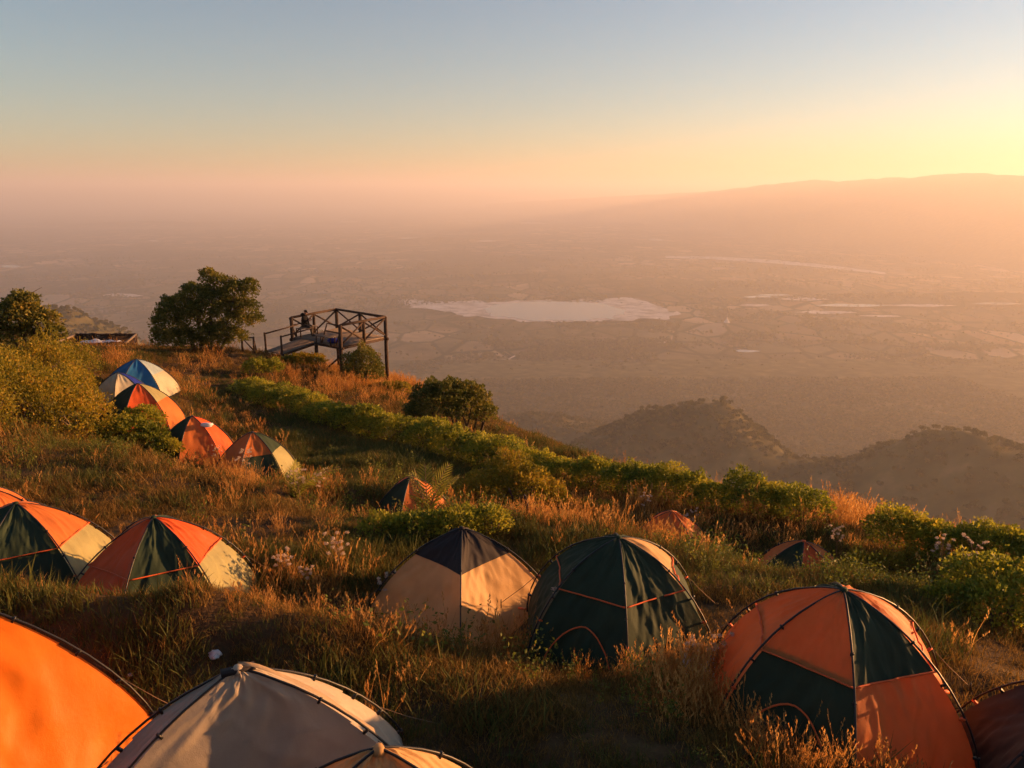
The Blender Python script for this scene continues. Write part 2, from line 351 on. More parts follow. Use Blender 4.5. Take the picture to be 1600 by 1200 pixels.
# ------------------------------------------------------------------ the mountainside, foothills and the plain far below
ZP = -700.0
def hill_pt(px, py, Y):
    r = ray(px, py); return r * (Y / r[1])
HILLS = [hill_pt(1120, 632, 1250), hill_pt(1475, 678, 1000), hill_pt(850, 655, 1750), hill_pt(90, 500, 1500), hill_pt(1800, 730, 800)]
HR = [((330, 175), 280), ((150, 210), 200), (260, 300), (330, 500), (150, 200)]
def Hmid(x, y):
    d = np.maximum(edge_dist(x, y), 0)
    base = np.maximum(-14 - 0.66 * d, ZP + 60 * np.exp(-np.maximum(d - 1000, 0) / 500)) if False else -14 - 0.66 * d
    floor = ZP - 5 + 420 * np.exp(-np.maximum(y - 450, 0) / 800.0) * (0.75 + 0.25 * np.tanh(x / 500))
    z = np.logaddexp(base / 30.0, floor / 30.0) * 30.0
    for h, (rx, ry) in zip(HILLS, HR):
        if isinstance(rx, tuple): rx = np.where(x < h[0], rx[0], rx[1])
        q = ((x - h[0]) / rx) ** 2 + ((y - h[1]) / ry) ** 2
        top = h[2]; z = np.maximum(z, 0) if False else z + np.maximum(top - z, 0) * np.exp(-q * 1.1)
    rough = np.clip((z - ZP - 3) / 120, 0, 1) * np.clip(d / 120, 0, 1)
    z = z + rough * (16 * fbm(x / 150, y / 150, 4, 21) + 10 * np.abs(fbm(x / 60, y / 60, 3, 31)))
    near = (x > -44) & (x < 44) & (y < 72)
    z = np.where(near, np.minimum(z, -30), z)
    return np.where(d > 0, z, np.minimum(z, -16))
xs = np.arange(-1900, 2300.1, 14); ys = np.arange(-40, 3300.1, 14)
M['slope'] = rough_mat('wooded_slope', [(0.3, (0.05, 0.048, 0.018)), (0.55, (0.11, 0.09, 0.035)), (0.75, (0.20, 0.14, 0.07))], 0.02, 0.95, 0.3, 0.3, 1.0, 0.02)
hm = link('hills', grid_mesh('hills', xs, ys, Hmid), M['slope'], smooth=True)
tag(hm, kind='structure', label='wooded foothills below the camp')

# plain
m, nt, out = mat_new('farmland'); oc = obj_coord(nt)
mp = N(nt, 'ShaderNodeMapping'); mp.inputs['Rotation'].default_value = (0, 0, 0.5); mp.inputs['Scale'].default_value = (1, 0.55, 1); nt.links.new(oc, mp.inputs[0])
def vor(scale, vec, feat='F1'):
    v = nt.nodes.new('ShaderNodeTexVoronoi'); v.feature = feat; v.distance = 'CHEBYCHEV' if feat == 'F1' else v.distance; v.inputs['Scale'].default_value = scale; nt.links.new(vec, v.inputs['Vector']); return v
v1 = vor(1 / 170.0, mp.outputs[0]); sep = N(nt, 'ShaderNodeSeparateColor'); nt.links.new(v1.outputs['Color'], sep.inputs[0])
field = ramp(nt, sep.outputs[0], [(0.0, (0.07, 0.06, 0.03)), (0.35, (0.28, 0.18, 0.10)), (0.6, (0.10, 0.09, 0.04)), (0.8, (0.44, 0.31, 0.20)), (1.0, (0.05, 0.055, 0.024))])
big = noise(nt, 1 / 1500.0, 5, oc, 0.6); woods = ramp(nt, big, [(0.42, (1, 1, 1)), (0.56, (0, 0, 0))])
small = noise(nt, 1 / 90.0, 5, oc, 0.65)
mx1 = N(nt, 'ShaderNodeMix', data_type='RGBA'); nt.links.new(woods, mx1.inputs[0]); nt.links.new(field, mx1.inputs[6])
nt.links.new(ramp(nt, small, [(0.4, (0.03, 0.035, 0.014)), (0.65, (0.12, 0.085, 0.045))]), mx1.inputs[7])
ve = vor(1 / 170.0, mp.outputs[0], 'DISTANCE_TO_EDGE'); hedge_l = ramp(nt, ve.outputs['Distance'], [(0.03, (1, 1, 1)), (0.08, (0, 0, 0))])
mx2 = N(nt, 'ShaderNodeMix', data_type='RGBA'); nt.links.new(hedge_l, mx2.inputs[0]); nt.links.new(mx1.outputs[2], mx2.inputs[6]); mx2.inputs[7].default_value = (0.035, 0.04, 0.015, 1)
p = N(nt, 'ShaderNodeBsdfPrincipled', Roughness=0.95); p.inputs['Specular IOR Level'].default_value = 0.02
nt.links.new(mx2.outputs[2], p.inputs['Base Color']); nt.links.new(p.outputs[0], out.inputs[0]); M['farm'] = m
FAR = 44000.0
def Hplain(x, y):
    z = np.full(x.shape, ZP) + 9 * fbm(x / 900, y / 900, 3, 51)
    for (px, py, hgt, rx, ry) in [(230, 352, 90, 1500, 500), (690, 378, 60, 700, 300), (830, 436, 45, 420, 220), (430, 436, 40, 350, 180), (1130, 512, 28, 190, 110), (1500, 470, 50, 900, 250), (1250, 445, 40, 600, 200), (90, 470, 40, 300, 120)]:
        r = ray(px, py); s = ZP / r[2]; z += hgt * np.exp(-((x - r[0] * s) / rx) ** 2 - ((y - r[1] * s) / ry) ** 2)
    return z
yy = np.concatenate([np.arange(400, 6000, 60), np.arange(6000, 14000, 150), np.geomspace(14000, FAR, 60)])
half = np.concatenate([np.arange(0, 5000, 70), np.geomspace(5000, FAR, 70)]); xx = np.unique(np.concatenate([-half, half]))
pl = link('plain', grid_mesh('plain', xx, yy, Hplain), M['farm'], smooth=True); tag(pl, kind='structure', label='hazy farmland plain stretching to the horizon')
def on_plain(px, py, z=ZP):
    r = ray(px, py); s = z / r[2]; return r * s

# far ridge on the right: crest read off the skyline, carried away from the viewer as a range with spurs
crest = [(760, 318), (860, 312), (950, 306), (1050, 301), (1130, 296), (1180, 289), (1230, 283), (1272, 280), (1310, 283), (1345, 278), (1420, 276), (1470, 271), (1505, 268), (1550, 270), (1600, 272), (1700, 262), (1850, 268), (2050, 262), (2300, 275)]
cx = np.array([c[0] for c in crest]); cyy = np.array([c[1] for c in crest])
YR = np.interp(cx, [760, 950, 1200, 1600, 2300], [33000, 24000, 14500, 10000, 9000])          # the range swings away to the left
cols_ = np.arange(760, 2300, 4.0); V = []; NV = 41
for c_ in cols_:
    r_ = ray(c_, float(np.interp(c_, cx, cyy))); Yc = float(np.interp(c_, cx, YR)); top = r_ * (Yc / r_[1]); dirn = r_[:2] / np.linalg.norm(r_[:2])
    for j_ in range(NV):
        vv_ = j_ / (NV - 1) * 2 - 1; hw = (3200.0 if vv_ < 0 else 3000.0); xy = top[:2] + dirn * vv_ * hw
        prof = (1 - abs(vv_)) ** 1.25; sp_n = float(fbm(xy[0] / 800, xy[1] / 1500, 4, 81))
        zz_ = ZP - 15 + (top[2] + 12 * float(fbm(c_ / 22, 0, 3, 71)) - ZP) * prof + 130 * sp_n * (1 - prof) * min(1, prof * 4)
        V.append((xy[0], xy[1], zz_))
ii = np.arange(len(cols_) * NV).reshape(len(cols_), NV)
rd = link('mountain_ridge', mesh_np('mountain_ridge', V, np.stack([ii[:-1, :-1].ravel(), ii[1:, :-1].ravel(), ii[1:, 1:].ravel(), ii[:-1, 1:].ravel()], 1)), M['slope'], smooth=True)
tag(rd, kind='structure', label='long hazy mountain ridge on the right horizon')

# lake, river and pools
m, nt, out = mat_new('still_water'); p = N(nt, 'ShaderNodeBsdfPrincipled', Roughness=0.12); p.inputs['Base Color'].default_value = (0.10, 0.10, 0.10, 1); p.inputs['IOR'].default_value = 1.33
nt.links.new(bump(nt, noise(nt, 0.03, 3, obj_coord(nt)), 0.05, 1.0), p.inputs['Normal']); nt.links.new(p.outputs[0], out.inputs[0]); M['water'] = m
m, nt, out = mat_new('pale_mud'); p = N(nt, 'ShaderNodeBsdfPrincipled', Roughness=0.5)
nt.links.new(ramp(nt, noise(nt, 0.012, 6, obj_coord(nt), 0.65), [(0.35, (0.17, 0.125, 0.095)), (0.5, (0.45, 0.38, 0.32)), (0.65, (0.62, 0.55, 0.5))]), p.inputs['Base Color']); nt.links.new(p.outputs[0], out.inputs[0]); M['mud'] = m
def sheet(name, pix, mat, lift, label, wob=0.0, seed=0):
    """flat irregular water or mud sheet on the plain; outline subdivided and roughened"""
    pts = [on_plain(a, b)[:2] for a, b in pix]; outl = []
    for i in range(len(pts)):
        a, b = pts[i], pts[(i + 1) % len(pts)]
        for k in range(18):
            q = a + (b - a) * k / 18.0
            outl.append(q + wob * np.array([float(vnoise(q[0] / 60, q[1] / 60, seed)), float(vnoise(q[0] / 60, q[1] / 60, seed + 5)) * 1.6]))
    bm = bmesh.new(); zz = max(float(Hplain(np.array([q[0]]), np.array([q[1]]))[0]) for q in outl) + lift
    f = bm.faces.new([bm.verts.new((q[0], q[1], zz)) for q in outl]); bmesh.ops.triangulate(bm, faces=[f])
    bmesh.ops.recalc_face_normals(bm, faces=bm.faces)
    for f in bm.faces:
        if f.normal.z < 0: f.normal_flip()
    me = bpy.data.meshes.new(name); bm.to_mesh(me); bm.free()
    return tag(link(name, me, mat), kind='structure', label=label)
sheet('mudflat', [(622, 475), (636, 469), (690, 472), (770, 473), (850, 470), (930, 471), (985, 466), (1012, 474), (1030, 484), (1062, 492), (1035, 499), (985, 502), (930, 504), (870, 505), (790, 503), (745, 496), (690, 489), (645, 483)], M['mud'], 2.0, 'pale mudflat round the lake', 42, 1)
sheet('lake', [(762, 486), (775, 477), (840, 473), (905, 473), (948, 478), (972, 488), (968, 498), (920, 502), (865, 503), (805, 501), (770, 496)], M['water'], 3.2, 'bright still lake on the plain', 38, 2)
sheet('lake', [(632, 474), (700, 474), (735, 478), (730, 484), (670, 481)], M['water'], 3.0, 'narrow western arm of the lake', 12, 3)
sheet('river', [(1040, 401), (1120, 402), (1220, 408), (1300, 416), (1384, 427), (1382, 430), (1290, 420), (1200, 412), (1110, 406), (1040, 404)], M['mud'], 2.0, 'thin pale river bend before the ridge', 8, 4)
for i, (a, b, w, h) in enumerate([(1190, 466, 30, 2), (1255, 472, 42, 2.5), (1180, 478, 26, 2), (1330, 480, 60, 2.5), (1290, 489, 50, 2.5), (1440, 480, 55, 2), (1560, 480, 45, 2), (1375, 494, 35, 1.5), (760, 380, 16, 1.5), (1025, 375, 14, 2), (830, 349, 26, 1.2), (1120, 352, 30, 1.5), (15, 416, 22, 2), (240, 376, 9, 1.2), (545, 347, 18, 1), (650, 374, 30, 1.2), (190, 462, 34, 3), (1040, 534, 16, 2), (1165, 547, 22, 2), (790, 563, 14, 2), (1260, 632, 20, 2.5), (1210, 462, 30, 1.2)]):
    sheet('pool', [(a - w, b), (a - w * .4, b - h), (a + w * .5, b - h * .8), (a + w, b + h * .2), (a + w * .3, b + h), (a - w * .5, b + h * .7)], M['mud'] if i % 3 else M['water'], 1.6, 'pale pool or bare field on the plain', 6, 10 + i)
def track(pix, w, label):
    mb = MB(); pts = [on_plain(a, b) for a, b in pix]
    for a, b in zip(pts[:-1], pts[1:]):
        d = (b - a)[:2]; n = np.array([-d[1], d[0]]) / np.hypot(*d) * w / 2; v = []
        for q, s in ((a, 1), (a, -1), (b, -1), (b, 1)):
            x, y = q[0] + n[0] * s, q[1] + n[1] * s; v.append((x, y, float(Hplain(np.array([x]), np.array([y]))[0]) + 1.5))
        mb.add(v, [(3, 2, 1, 0)])
    tag(mb.build('dirt_track', M['mud'], None), kind='structure', label=label)
track([(960, 585), (957, 605), (966, 622), (962, 640)], 9, 'pale dirt track crossing fields near the foothills')
track([(772, 570), (790, 563), (806, 556)], 12, 'short pale dirt road below the lake')
track([(1350, 560), (1352, 573), (1380, 575), (1430, 577)], 9, 'pale farm road at right on the plain')
track([(805, 604), (820, 618), (850, 630)], 7, 'faint dirt track beyond the leafy bush pair')

# ------------------------------------------------------------------ instancing of uncountable growth (grass, weeds, far woods)

def scatter(name, sources, pts, rz, sc, label, tilt=None):
    c = bpy.data.collections.new(name + '_shapes')
    for me, mt in sources:
        o = bpy.data.objects.new(name + '_shape', me)
        if len(me.materials) == 0: me.materials.append(mt)
        c.objects.link(o)
    n = len(pts); me = bpy.data.meshes.new(name); me.vertices.add(n); me.vertices.foreach_set('co', np.asarray(pts, np.float32).ravel())
    def attr(nm, ty, data, key='value'):
        a = me.attributes.new(nm, ty, 'POINT'); a.data.foreach_set(key, np.ascontiguousarray(data).ravel())
    tl = np.zeros((n, 2)) if tilt is None else tilt
    attr('rot', 'FLOAT_VECTOR', np.stack([tl[:, 0], tl[:, 1], rz], 1).astype(np.float32), 'vector')
    attr('scl', 'FLOAT', np.asarray(sc, np.float32)); attr('pick', 'INT', rng.integers(0, len(sources), n).astype(np.int32))
    o = link(name, me); tag(o, label, kind='stuff')
    nt = bpy.data.node_groups.new(name, 'GeometryNodeTree')
    nt.interface.new_socket('Geometry', in_out='INPUT', socket_type='NodeSocketGeometry'); nt.interface.new_socket('Geometry', in_out='OUTPUT', socket_type='NodeSocketGeometry')
    gi, go = nt.nodes.new('NodeGroupInput'), nt.nodes.new('NodeGroupOutput')
    ip = nt.nodes.new('GeometryNodeInstanceOnPoints'); ci = nt.nodes.new('GeometryNodeCollectionInfo')
    ci.inputs['Collection'].default_value = c; ci.inputs['Separate Children'].default_value = True; ci.inputs['Reset Children'].default_value = True
    def na(nm, ty):
        q = nt.nodes.new('GeometryNodeInputNamedAttribute'); q.data_type = ty; q.inputs['Name'].default_value = nm
        return [s for s in q.outputs if s.enabled and s.name == 'Attribute'][0]
    nt.links.new(gi.outputs[0], ip.inputs['Points']); nt.links.new(ci.outputs[0], ip.inputs['Instance'])
    ip.inputs['Pick Instance'].default_value = True
    nt.links.new(na('pick', 'INT'), ip.inputs['Instance Index'])
    nt.links.new(na('rot', 'FLOAT_VECTOR'), ip.inputs['Rotation']); nt.links.new(na('scl', 'FLOAT'), ip.inputs['Scale'])
    nt.links.new(ip.outputs[0], go.inputs[0])
    md = o.modifiers.new('scatter', 'NODES'); md.node_group = nt
    return o
def var_attr(me, vals):
    a = me.attributes.new('var', 'FLOAT', 'FACE'); a.data.foreach_set('value', np.asarray(vals, np.float32))
def tuft(name, nb, h0, h1, w, spread, lean, seed, heads=False, seg=3):
    g = np.random.default_rng(seed); V = []; F4 = []; F3 = []; var = []; var3 = []
    for b in range(nb):
        a = g.uniform(0, 2 * math.pi); rr = spread * math.sqrt(g.uniform()); x0, y0 = rr * math.cos(a), rr * math.sin(a)
        la = g.uniform(0, 2 * math.pi); ln = lean * g.uniform(0.2, 1.0); h = g.uniform(h0, h1); fa = g.uniform(0, math.pi); dx, dy = math.cos(fa), math.sin(fa); vv = g.uniform(0, 1)
        base = len(V)
        for k in range(seg):
            t = k / seg; ww = w * (1 - 0.75 * t); off = ln * h * t ** 1.8; z = h * t * (1 - 0.25 * ln * t)
            cx_, cy_ = x0 + off * math.cos(la), y0 + off * math.sin(la)
            V += [(cx_ - dx * ww, cy_ - dy * ww, z - 0.02), (cx_ + dx * ww, cy_ + dy * ww, z - 0.02)]
        off = ln * h; tip = (x0 + off * math.cos(la), y0 + off * math.sin(la), h * (1 - 0.25 * ln)); V.append(tip)
        for k in range(seg - 1): F4.append((base + 2 * k, base + 2 * k + 1, base + 2 * k + 3, base + 2 * k + 2)); var.append(vv)
        F3.append((base + 2 * seg - 2, base + 2 * seg - 1, base + 2 * seg)); var3.append(vv)
        if heads and g.uniform() < 0.6:
            for q in range(7):
                t = 1 - 0.28 * q / 7; ox = tip[0] * t + x0 * (1 - t); oy = tip[1] * t + y0 * (1 - t); oz = tip[2] * t; s = 0.016
                aa = g.uniform(0, 6.28); b2 = len(V)
                V += [(ox, oy, oz), (ox + s * math.cos(aa), oy + s * math.sin(aa), oz + s * 1.2), (ox + s * .6 * math.cos(aa + .6), oy + s * .6 * math.sin(aa + .6), oz + s * 2.6)]
                F3.append((b2, b2 + 1, b2 + 2)); var3.append(min(1, vv + 0.3))
    me = mesh_np(name, V, [np.array(F4), np.array(F3)]); var_attr(me, var + var3); return me
def leaves_np(C, D, size, g, ratio=0.5):
    """leaf = folded diamond (2 tris sharing the midrib) at centres C, outward directions D"""
    n = len(C); rv = g.normal(size=(n, 3)); d = D + 0.75 * rv; d /= np.linalg.norm(d, axis=1, keepdims=True)
    up = g.normal(size=(n, 3)); s = np.cross(d, up); s /= np.linalg.norm(s, axis=1, keepdims=True); nn = np.cross(s, d)
    L = (size * g.uniform(0.6, 1.25, n))[:, None]
    a = C - d * L * 0.5; b = C + d * L * 0.5; w = L * ratio * 0.5
    p = C + s * w + nn * w * 0.35; q = C - s * w + nn * w * 0.35
    V = np.stack([a, p, b, q], 1).reshape(-1, 3); i = np.arange(n)[:, None] * 4
    F = np.concatenate([i + [0, 1, 2], i + [0, 2, 3]], 0)
    return V, F
def foliage(name, blobs, n, size, seed, inner=0.55, lump=0.16, ratio=0.55):
    """leaves spread through a union of lumpy ellipsoids"""
    g = np.random.default_rng(seed); B = np.array(blobs, float); wgt = (B[:, 3] * B[:, 4] + B[:, 4] * B[:, 5] + B[:, 3] * B[:, 5]); wgt /= wgt.sum()
    idx = g.choice(len(B), n, p=wgt); d = g.normal(size=(n, 3)); d /= np.linalg.norm(d, axis=1, keepdims=True); d[:, 2] = np.where(d[:, 2] < -0.35, -d[:, 2], d[:, 2])
    lum = 1 + lump * (vnoise(d[:, 0] * 3 + idx * 7.7, d[:, 1] * 3 + d[:, 2] * 2.3, seed) + 0.8 * vnoise(d[:, 0] * 6.5 + idx * 3.1, d[:, 2] * 6.5 + d[:, 1] * 4, seed + 3))
    rr = (inner + (1 - inner) * g.uniform(0, 1, n) ** 0.45) * lum
    C = B[idx, :3] + d * B[idx, 3:6] * rr[:, None]
    keep = np.ones(n, bool)
    for k in range(len(B)):
        q = (((C - B[k, :3]) / B[k, 3:6]) ** 2).sum(1); keep &= ~((q < 0.30) & (idx != k))
    C, d, idx = C[keep], d[keep], idx[keep]
    V, F = leaves_np(C, d + np.array([0, 0, 0.25]), size, g, ratio); me = mesh_np(name, V, F)
    cl = 0.5 + 0.28 * vnoise(C[:, 0] * 1.9 + 3, C[:, 1] * 1.9 + C[:, 2] * 2.1, seed + 8) + g.normal(0, 0.17, len(C))
    var_attr(me, np.clip(np.concatenate([cl, cl]), 0, 1)); return me

# ------------------------------------------------------------------ grass on the terraces
def foot(x, y, marg=0.0):
    inside = np.zeros(x.shape, bool)
    for t in T:
        inside |= np.hypot(x - t['base'][0], y - t['base'][1]) < t['r'] * 0.86 + marg
    return inside
def in_view(x, y, z, m=240):
    dep = y * CP - z * SP; u = 800 + x / dep * FPX; v = 600 + (-z * CP - y * SP) / dep * FPX
    return (dep > 1) & (u > -m) & (u < 1600 + m) & (v > 380) & (v < 1200 + 3 * m), u, v, dep
def candidates(n, x0, x1, y0, y1):
    x = rng.uniform(x0, x1, n); y = rng.uniform(y0, y1, n); e = edge_dist(x, y); k = e < 7; return x[k], y[k], e[k]
TRAMP_SHADE = [(320, 968, 330, 28, .55), (400, 1110, 250, 60, .75), (1185, 960, 90, 45, .6), (1540, 1030, 60, 70, .75), (290, 600, 45, 40, .7), (340, 560, 70, 14, .6), (330, 650, 40, 50, .4)]  # trodden ground; first entry thins bank-face grass so dark soil stands in for shade
def grow(name, meshes, mat, n, box, dens, label, s0, s1, marg=0.05, lean=0.15):
    x, y, e = candidates(n, *box); z = H(x, y); ok, u, v, dep = in_view(x, y, z)
    pr = dens(x, y, z, e, u, v, dep) * (1 - blobpx(u, v, TRAMP_SHADE)); k = ok & ~foot(x, y, marg) & (rng.uniform(size=len(x)) < pr)
    x, y, z, dep = x[k], y[k], z[k], dep[k]; n = len(x)
    sc = rng.uniform(s0, s1, n) * (0.6 + 0.75 * patch(x, y, 0.9, 77))
    print(name, n)
    return scatter(name, [(m_, mat) for m_ in meshes], np.stack([x, y, z], 1), rng.uniform(0, 6.28, n), sc, label, rng.normal(0, lean, (n, 2)))
patch = lambda x, y, s, sd: np.clip(0.5 + 0.9 * vnoise(x / s, y / s, sd), 0, 1)
def blobpx(u, v, lst):
    r = np.zeros(u.shape)
    for a, b, ra, rb, w in lst: r = np.maximum(r, w * np.exp(-(((u - a) / ra) ** 2 + ((v - b) / rb) ** 2)))
    return r
LANE = [(600, 715, 150, 32, .85), (450, 662, 60, 36, .8), (340, 615, 40, 40, .5)]
short = [tuft('short_tuft', 22, 0.05, 0.15, 0.0045, 0.13, 0.9, 100 + k) for k in range(5)]
grow('short_grass', short, M['grass'], 60000, (-14, 11, 3.2, 16), lambda x, y, z, e, u, v, dep: 0.2 + 0.8 * patch(x, y, 1.2, 5), 'short dry brown grass covering the near terraces', 0.7, 1.3)
mid = [tuft('mid_tuft', 26, 0.06, 0.20, 0.009, 0.26, 0.9, 200 + k) for k in range(5)]
grow('meadow_grass', mid, M['grass'], 60000, (-30, 14, 14, 52), lambda x, y, z, e, u, v, dep: (0.25 + 0.75 * patch(x, y, 2.0, 6)) * (1 - blobpx(u, v, LANE)), 'dry brown meadow grass on the farther terraces', 0.7, 1.35)
green = [tuft('green_tuft', 24, 0.09, 0.24, 0.006, 0.16, 0.8, 300 + k) for k in range(4)]
grow('green_grass', green, M['grass_g'], 60000, (-24, 13, 4, 40), lambda x, y, z, e, u, v, dep: np.clip(1.6 * patch(x, y, 2.2, 15) - 0.55, 0, 1) * np.where(y < 14, 0.9, 0.7) + blobpx(u, v, [(600, 720, 190, 50, 1), (450, 662, 70, 40, .8), (420, 690, 90, 60, .4), (120, 745, 120, 40, .5), (1150, 900, 120, 40, .6)]), 'patches of dull green grass among the dry grass', 0.8, 1.5)
tall = [tuft('tall_tuft', 20, 0.22, 0.55, 0.0035, 0.16, 0.55, 400 + k, True, 4) for k in range(6)]
TALL = [(0, 885, 120, 30, .9), (150, 885, 100, 28, .9), (300, 890, 120, 30, .9), (480, 925, 90, 40, .9), (600, 970, 50, 30, .7), (700, 1000, 80, 20, .4), (850, 1025, 90, 20, .4), (1000, 1030, 80, 40, .8), (1080, 1070, 60, 50, .8),
        (1170, 1100, 80, 60, 1), (1290, 1150, 110, 50, 1), (1400, 1190, 60, 40, .7), (380, 740, 70, 45, .8), (330, 700, 50, 40, .5), (520, 778, 50, 22, .9), (900, 800, 130, 40, 1), (1050, 820, 120, 40, .9), (1200, 860, 120, 30, .6), (1330, 815, 100, 25, 1), (1560, 850, 80, 25, .8),
        (300, 600, 80, 30, .8), (330, 590, 50, 50, .5), (560, 600, 160, 30, 1.0), (175, 566, 40, 14, .8), (380, 660, 60, 50, .5), (480, 830, 120, 30, .5), (1400, 860, 120, 20, .6)]
grow('tall_dry_grass', tall, M['straw'], 60000, (-26, 15, 4.2, 48), lambda x, y, z, e, u, v, dep: (blobpx(u, v, TALL) ** 1.6 + 0.010) * np.where(y < 12, 1.0, 0.85) * (0.3 + 0.7 * patch(x, y, 0.8, 16)) * (1 - blobpx(u, v, LANE)), 'tall golden grass with seed heads along banks and edges', 0.65, 1.35, 0.12)
BANK = [(0, 890, 140, 22, .8), (150, 890, 120, 20, .9), (300, 893, 120, 22, .9), (470, 925, 90, 28, .9), (600, 975, 50, 30, .8), (700, 1000, 80, 18, .5), (850, 1025, 90, 20, .5), (1000, 1040, 90, 40, 1), (1100, 1080, 80, 50, 1), (1190, 1110, 90, 60, 1), (1300, 1160, 120, 50, 1), (1400, 1200, 80, 40, .9)]
grow('bank_grass', tall, M['straw'], 16000, (-7, 4.5, 4.2, 9.2), lambda x, y, z, e, u, v, dep: blobpx(u, v, BANK) ** 1.5 * (0.18 + 0.7 * patch(x, y, 0.5, 18)) * np.where((u > 560) & (u < 1060), .55, 1), 'tall sunlit straw on the crest of the near bank', 0.45, 1.0, 0.03)
def weed_mesh(seed):
    g = np.random.default_rng(seed); C = []; D = []
    for s_ in range(6):
        a = g.uniform(0, 6.28); h = g.uniform(0.12, 0.34); l = g.uniform(0.02, 0.14)
        for k in range(11):
            t = (k + 1) / 11; aa = g.uniform(0, 6.28); C.append((l * t * math.cos(a) * 1.6 + 0.035 * math.cos(aa), l * t * math.sin(a) * 1.6 + 0.035 * math.sin(aa), h * t)); D.append((math.cos(aa), math.sin(aa), 0.5))
    V, F = leaves_np(np.array(C), np.array(D), 0.036, g, 0.6); me = mesh_np('weed', V, F); var_attr(me, np.tile(g.uniform(0, 1, len(C)), 2)); return me
weeds = [weed_mesh(500 + k) for k in range(5)]
WEED = [(900, 1050, 90, 40, 1), (980, 1090, 70, 40, .9), (700, 1000, 60, 25, .3), (1060, 1130, 50, 40, .6), (1150, 885, 150, 30, .7), (1300, 890, 120, 25, .8), (660, 800, 80, 40, .8), (760, 790, 80, 30, .8), (620, 985, 50, 25, .4), (1400, 920, 100, 30, .7), (450, 750, 40, 30, .6), (480, 770, 40, 20, .5), (1200, 1180, 80, 30, .4), (150, 690, 120, 30, .5), (560, 800, 60, 30, .4)]
grow('leafy_weeds', weeds, M['weed'], 45000, (-22, 14, 4, 32), lambda x, y, z, e, u, v, dep: (blobpx(u, v, WEED) + 0.012) * 0.45, 'low yellow green leafy weeds growing in the grass', 0.7, 1.5, 0.1)
# far woods
def crown_mesh(seed):
    g = np.random.default_rng(seed); bl = [(g.uniform(-.25, .25), g.uniform(-.25, .25), 0.62 + g.uniform(-.2, .2), g.uniform(.28, .42), g.uniform(.28, .42), g.uniform(.25, .4)) for _ in range(4)]
    return foliage('far_crown', bl, 170, 0.26, seed, 0.6, 0.2, 0.8)
crowns = [crown_mesh(600 + k) for k in range(5)]
n = 110000; x = rng.uniform(-1300, 1700, n); y = rng.uniform(80, 2900, n); z = Hmid(x, y); dep = y * CP - z * SP; u = 800 + x / dep * FPX; v = 600 + (-z * CP - y * SP) / dep * FPX
k = (edge_dist(x, y) > 25) & (u > -50) & (u < 1650) & (v > 440) & (v < 880) & (z > ZP + 6) & (rng.uniform(size=n) < 0.35 + 0.6 * patch(x, y, 90, 41))
print('hill trees', k.sum())
scatter('hillside_forest', [(c, M['far_tree']) for c in crowns], np.stack([x[k], y[k], z[k] - .5], 1), rng.uniform(0, 6.28, k.sum()), rng.uniform(4, 9, k.sum()), 'scrubby forest covering the foothills')
n = 150000; yv = rng.uniform(1 / 9000.0, 1 / 1900.0, n); y = 1 / yv; x = rng.uniform(-0.75, 0.75, n) * y; z = Hplain(x, y)
den = np.clip(1.5 * vnoise(x / 420, y / 260, 61) + 0.9 * vnoise(x / 120, y / 120, 62) - 0.15, 0, 1) + 0.03
lk = on_plain(840, 488); k = (rng.uniform(size=n) < den) & (np.hypot((x - lk[0]) / 950, (y - lk[1]) / 420) > 1)
print('plain trees', k.sum())
scatter('plain_woods', [(c, M['far_tree']) for c in crowns], np.stack([x[k], y[k], z[k]], 1), rng.uniform(0, 6.28, k.sum()), rng.uniform(7, 15, k.sum()), 'dotted trees and tree lines across the farmland')

# ------------------------------------------------------------------ bushes and trees
def stems_mesh(blobs, seed, r0=0.04, per=3):
    g = random.Random(seed); mb = MB()
    for b in blobs:
        for k in range(per):
            bx, by = b[0] + g.uniform(-.3, .3) * b[3], b[1] + g.uniform(-.3, .3) * b[4]; tx, ty = b[0] + g.uniform(-.7, .7) * b[3], b[1] + g.uniform(-.7, .7) * b[4]; tz = b[2] + g.uniform(0.0, .6) * b[5]
            mb.tube([(bx, by, -0.15), ((bx * .6 + tx * .4), (by * .6 + ty * .4), tz * .45), (tx, ty, tz)], [r0, r0 * .7, r0 * .25], 5)
    return mb
def shrub(name, loc, blobs, n, size, mat, label, cat='shrub', seed=0, r0=0.03, rz=0.0, lump=0.2, inner=0.45, per=3):
    e = empty(name, loc, rz); tag(e, label, cat)
    link('foliage', foliage('foliage', blobs, n, size, seed + 1, inner, lump), M[mat], e)
    stems_mesh(blobs, seed, r0, per).build('stem', M['bark'], e)['kind'] = 'stuff'
    return e
def row_blobs(path, w, h, step, seed, base):
    """blobs of a hedge along a pixel path; local to base"""
    g = random.Random(seed); out = []; pts = [gp(*q) for q in path]
    for a, b in zip(pts[:-1], pts[1:]):
        L = np.linalg.norm((b - a)[:2]); m_ = max(1, int(L / step))
        for k in range(m_):
            q = a + (b - a) * (k + g.uniform(0, .6)) / m_; hh = (h if not isinstance(h, tuple) else h[0] + (h[1] - h[0]) * min(1, (len(out) * step) / 7.0)) * g.uniform(0.8, 1.15); ww = w * g.uniform(0.75, 1.2)
            x, y = q[0] + g.uniform(-.25, .25), q[1] + g.uniform(-.25, .25); z = hz(x, y)
            out.append((x - base[0], y - base[1], z - base[2] + hh * 0.45, ww, ww, hh * 0.62))
    return out
def hedge(name, path, w, h, step, n, size, mat, label, seed):
    b = gp(*path[0]); shrub(name, tuple(b), row_blobs(path, w, h, step, seed, b), n, size, mat, label, 'hedge', seed, 0.025, 0, 0.22, 0.5, 2)
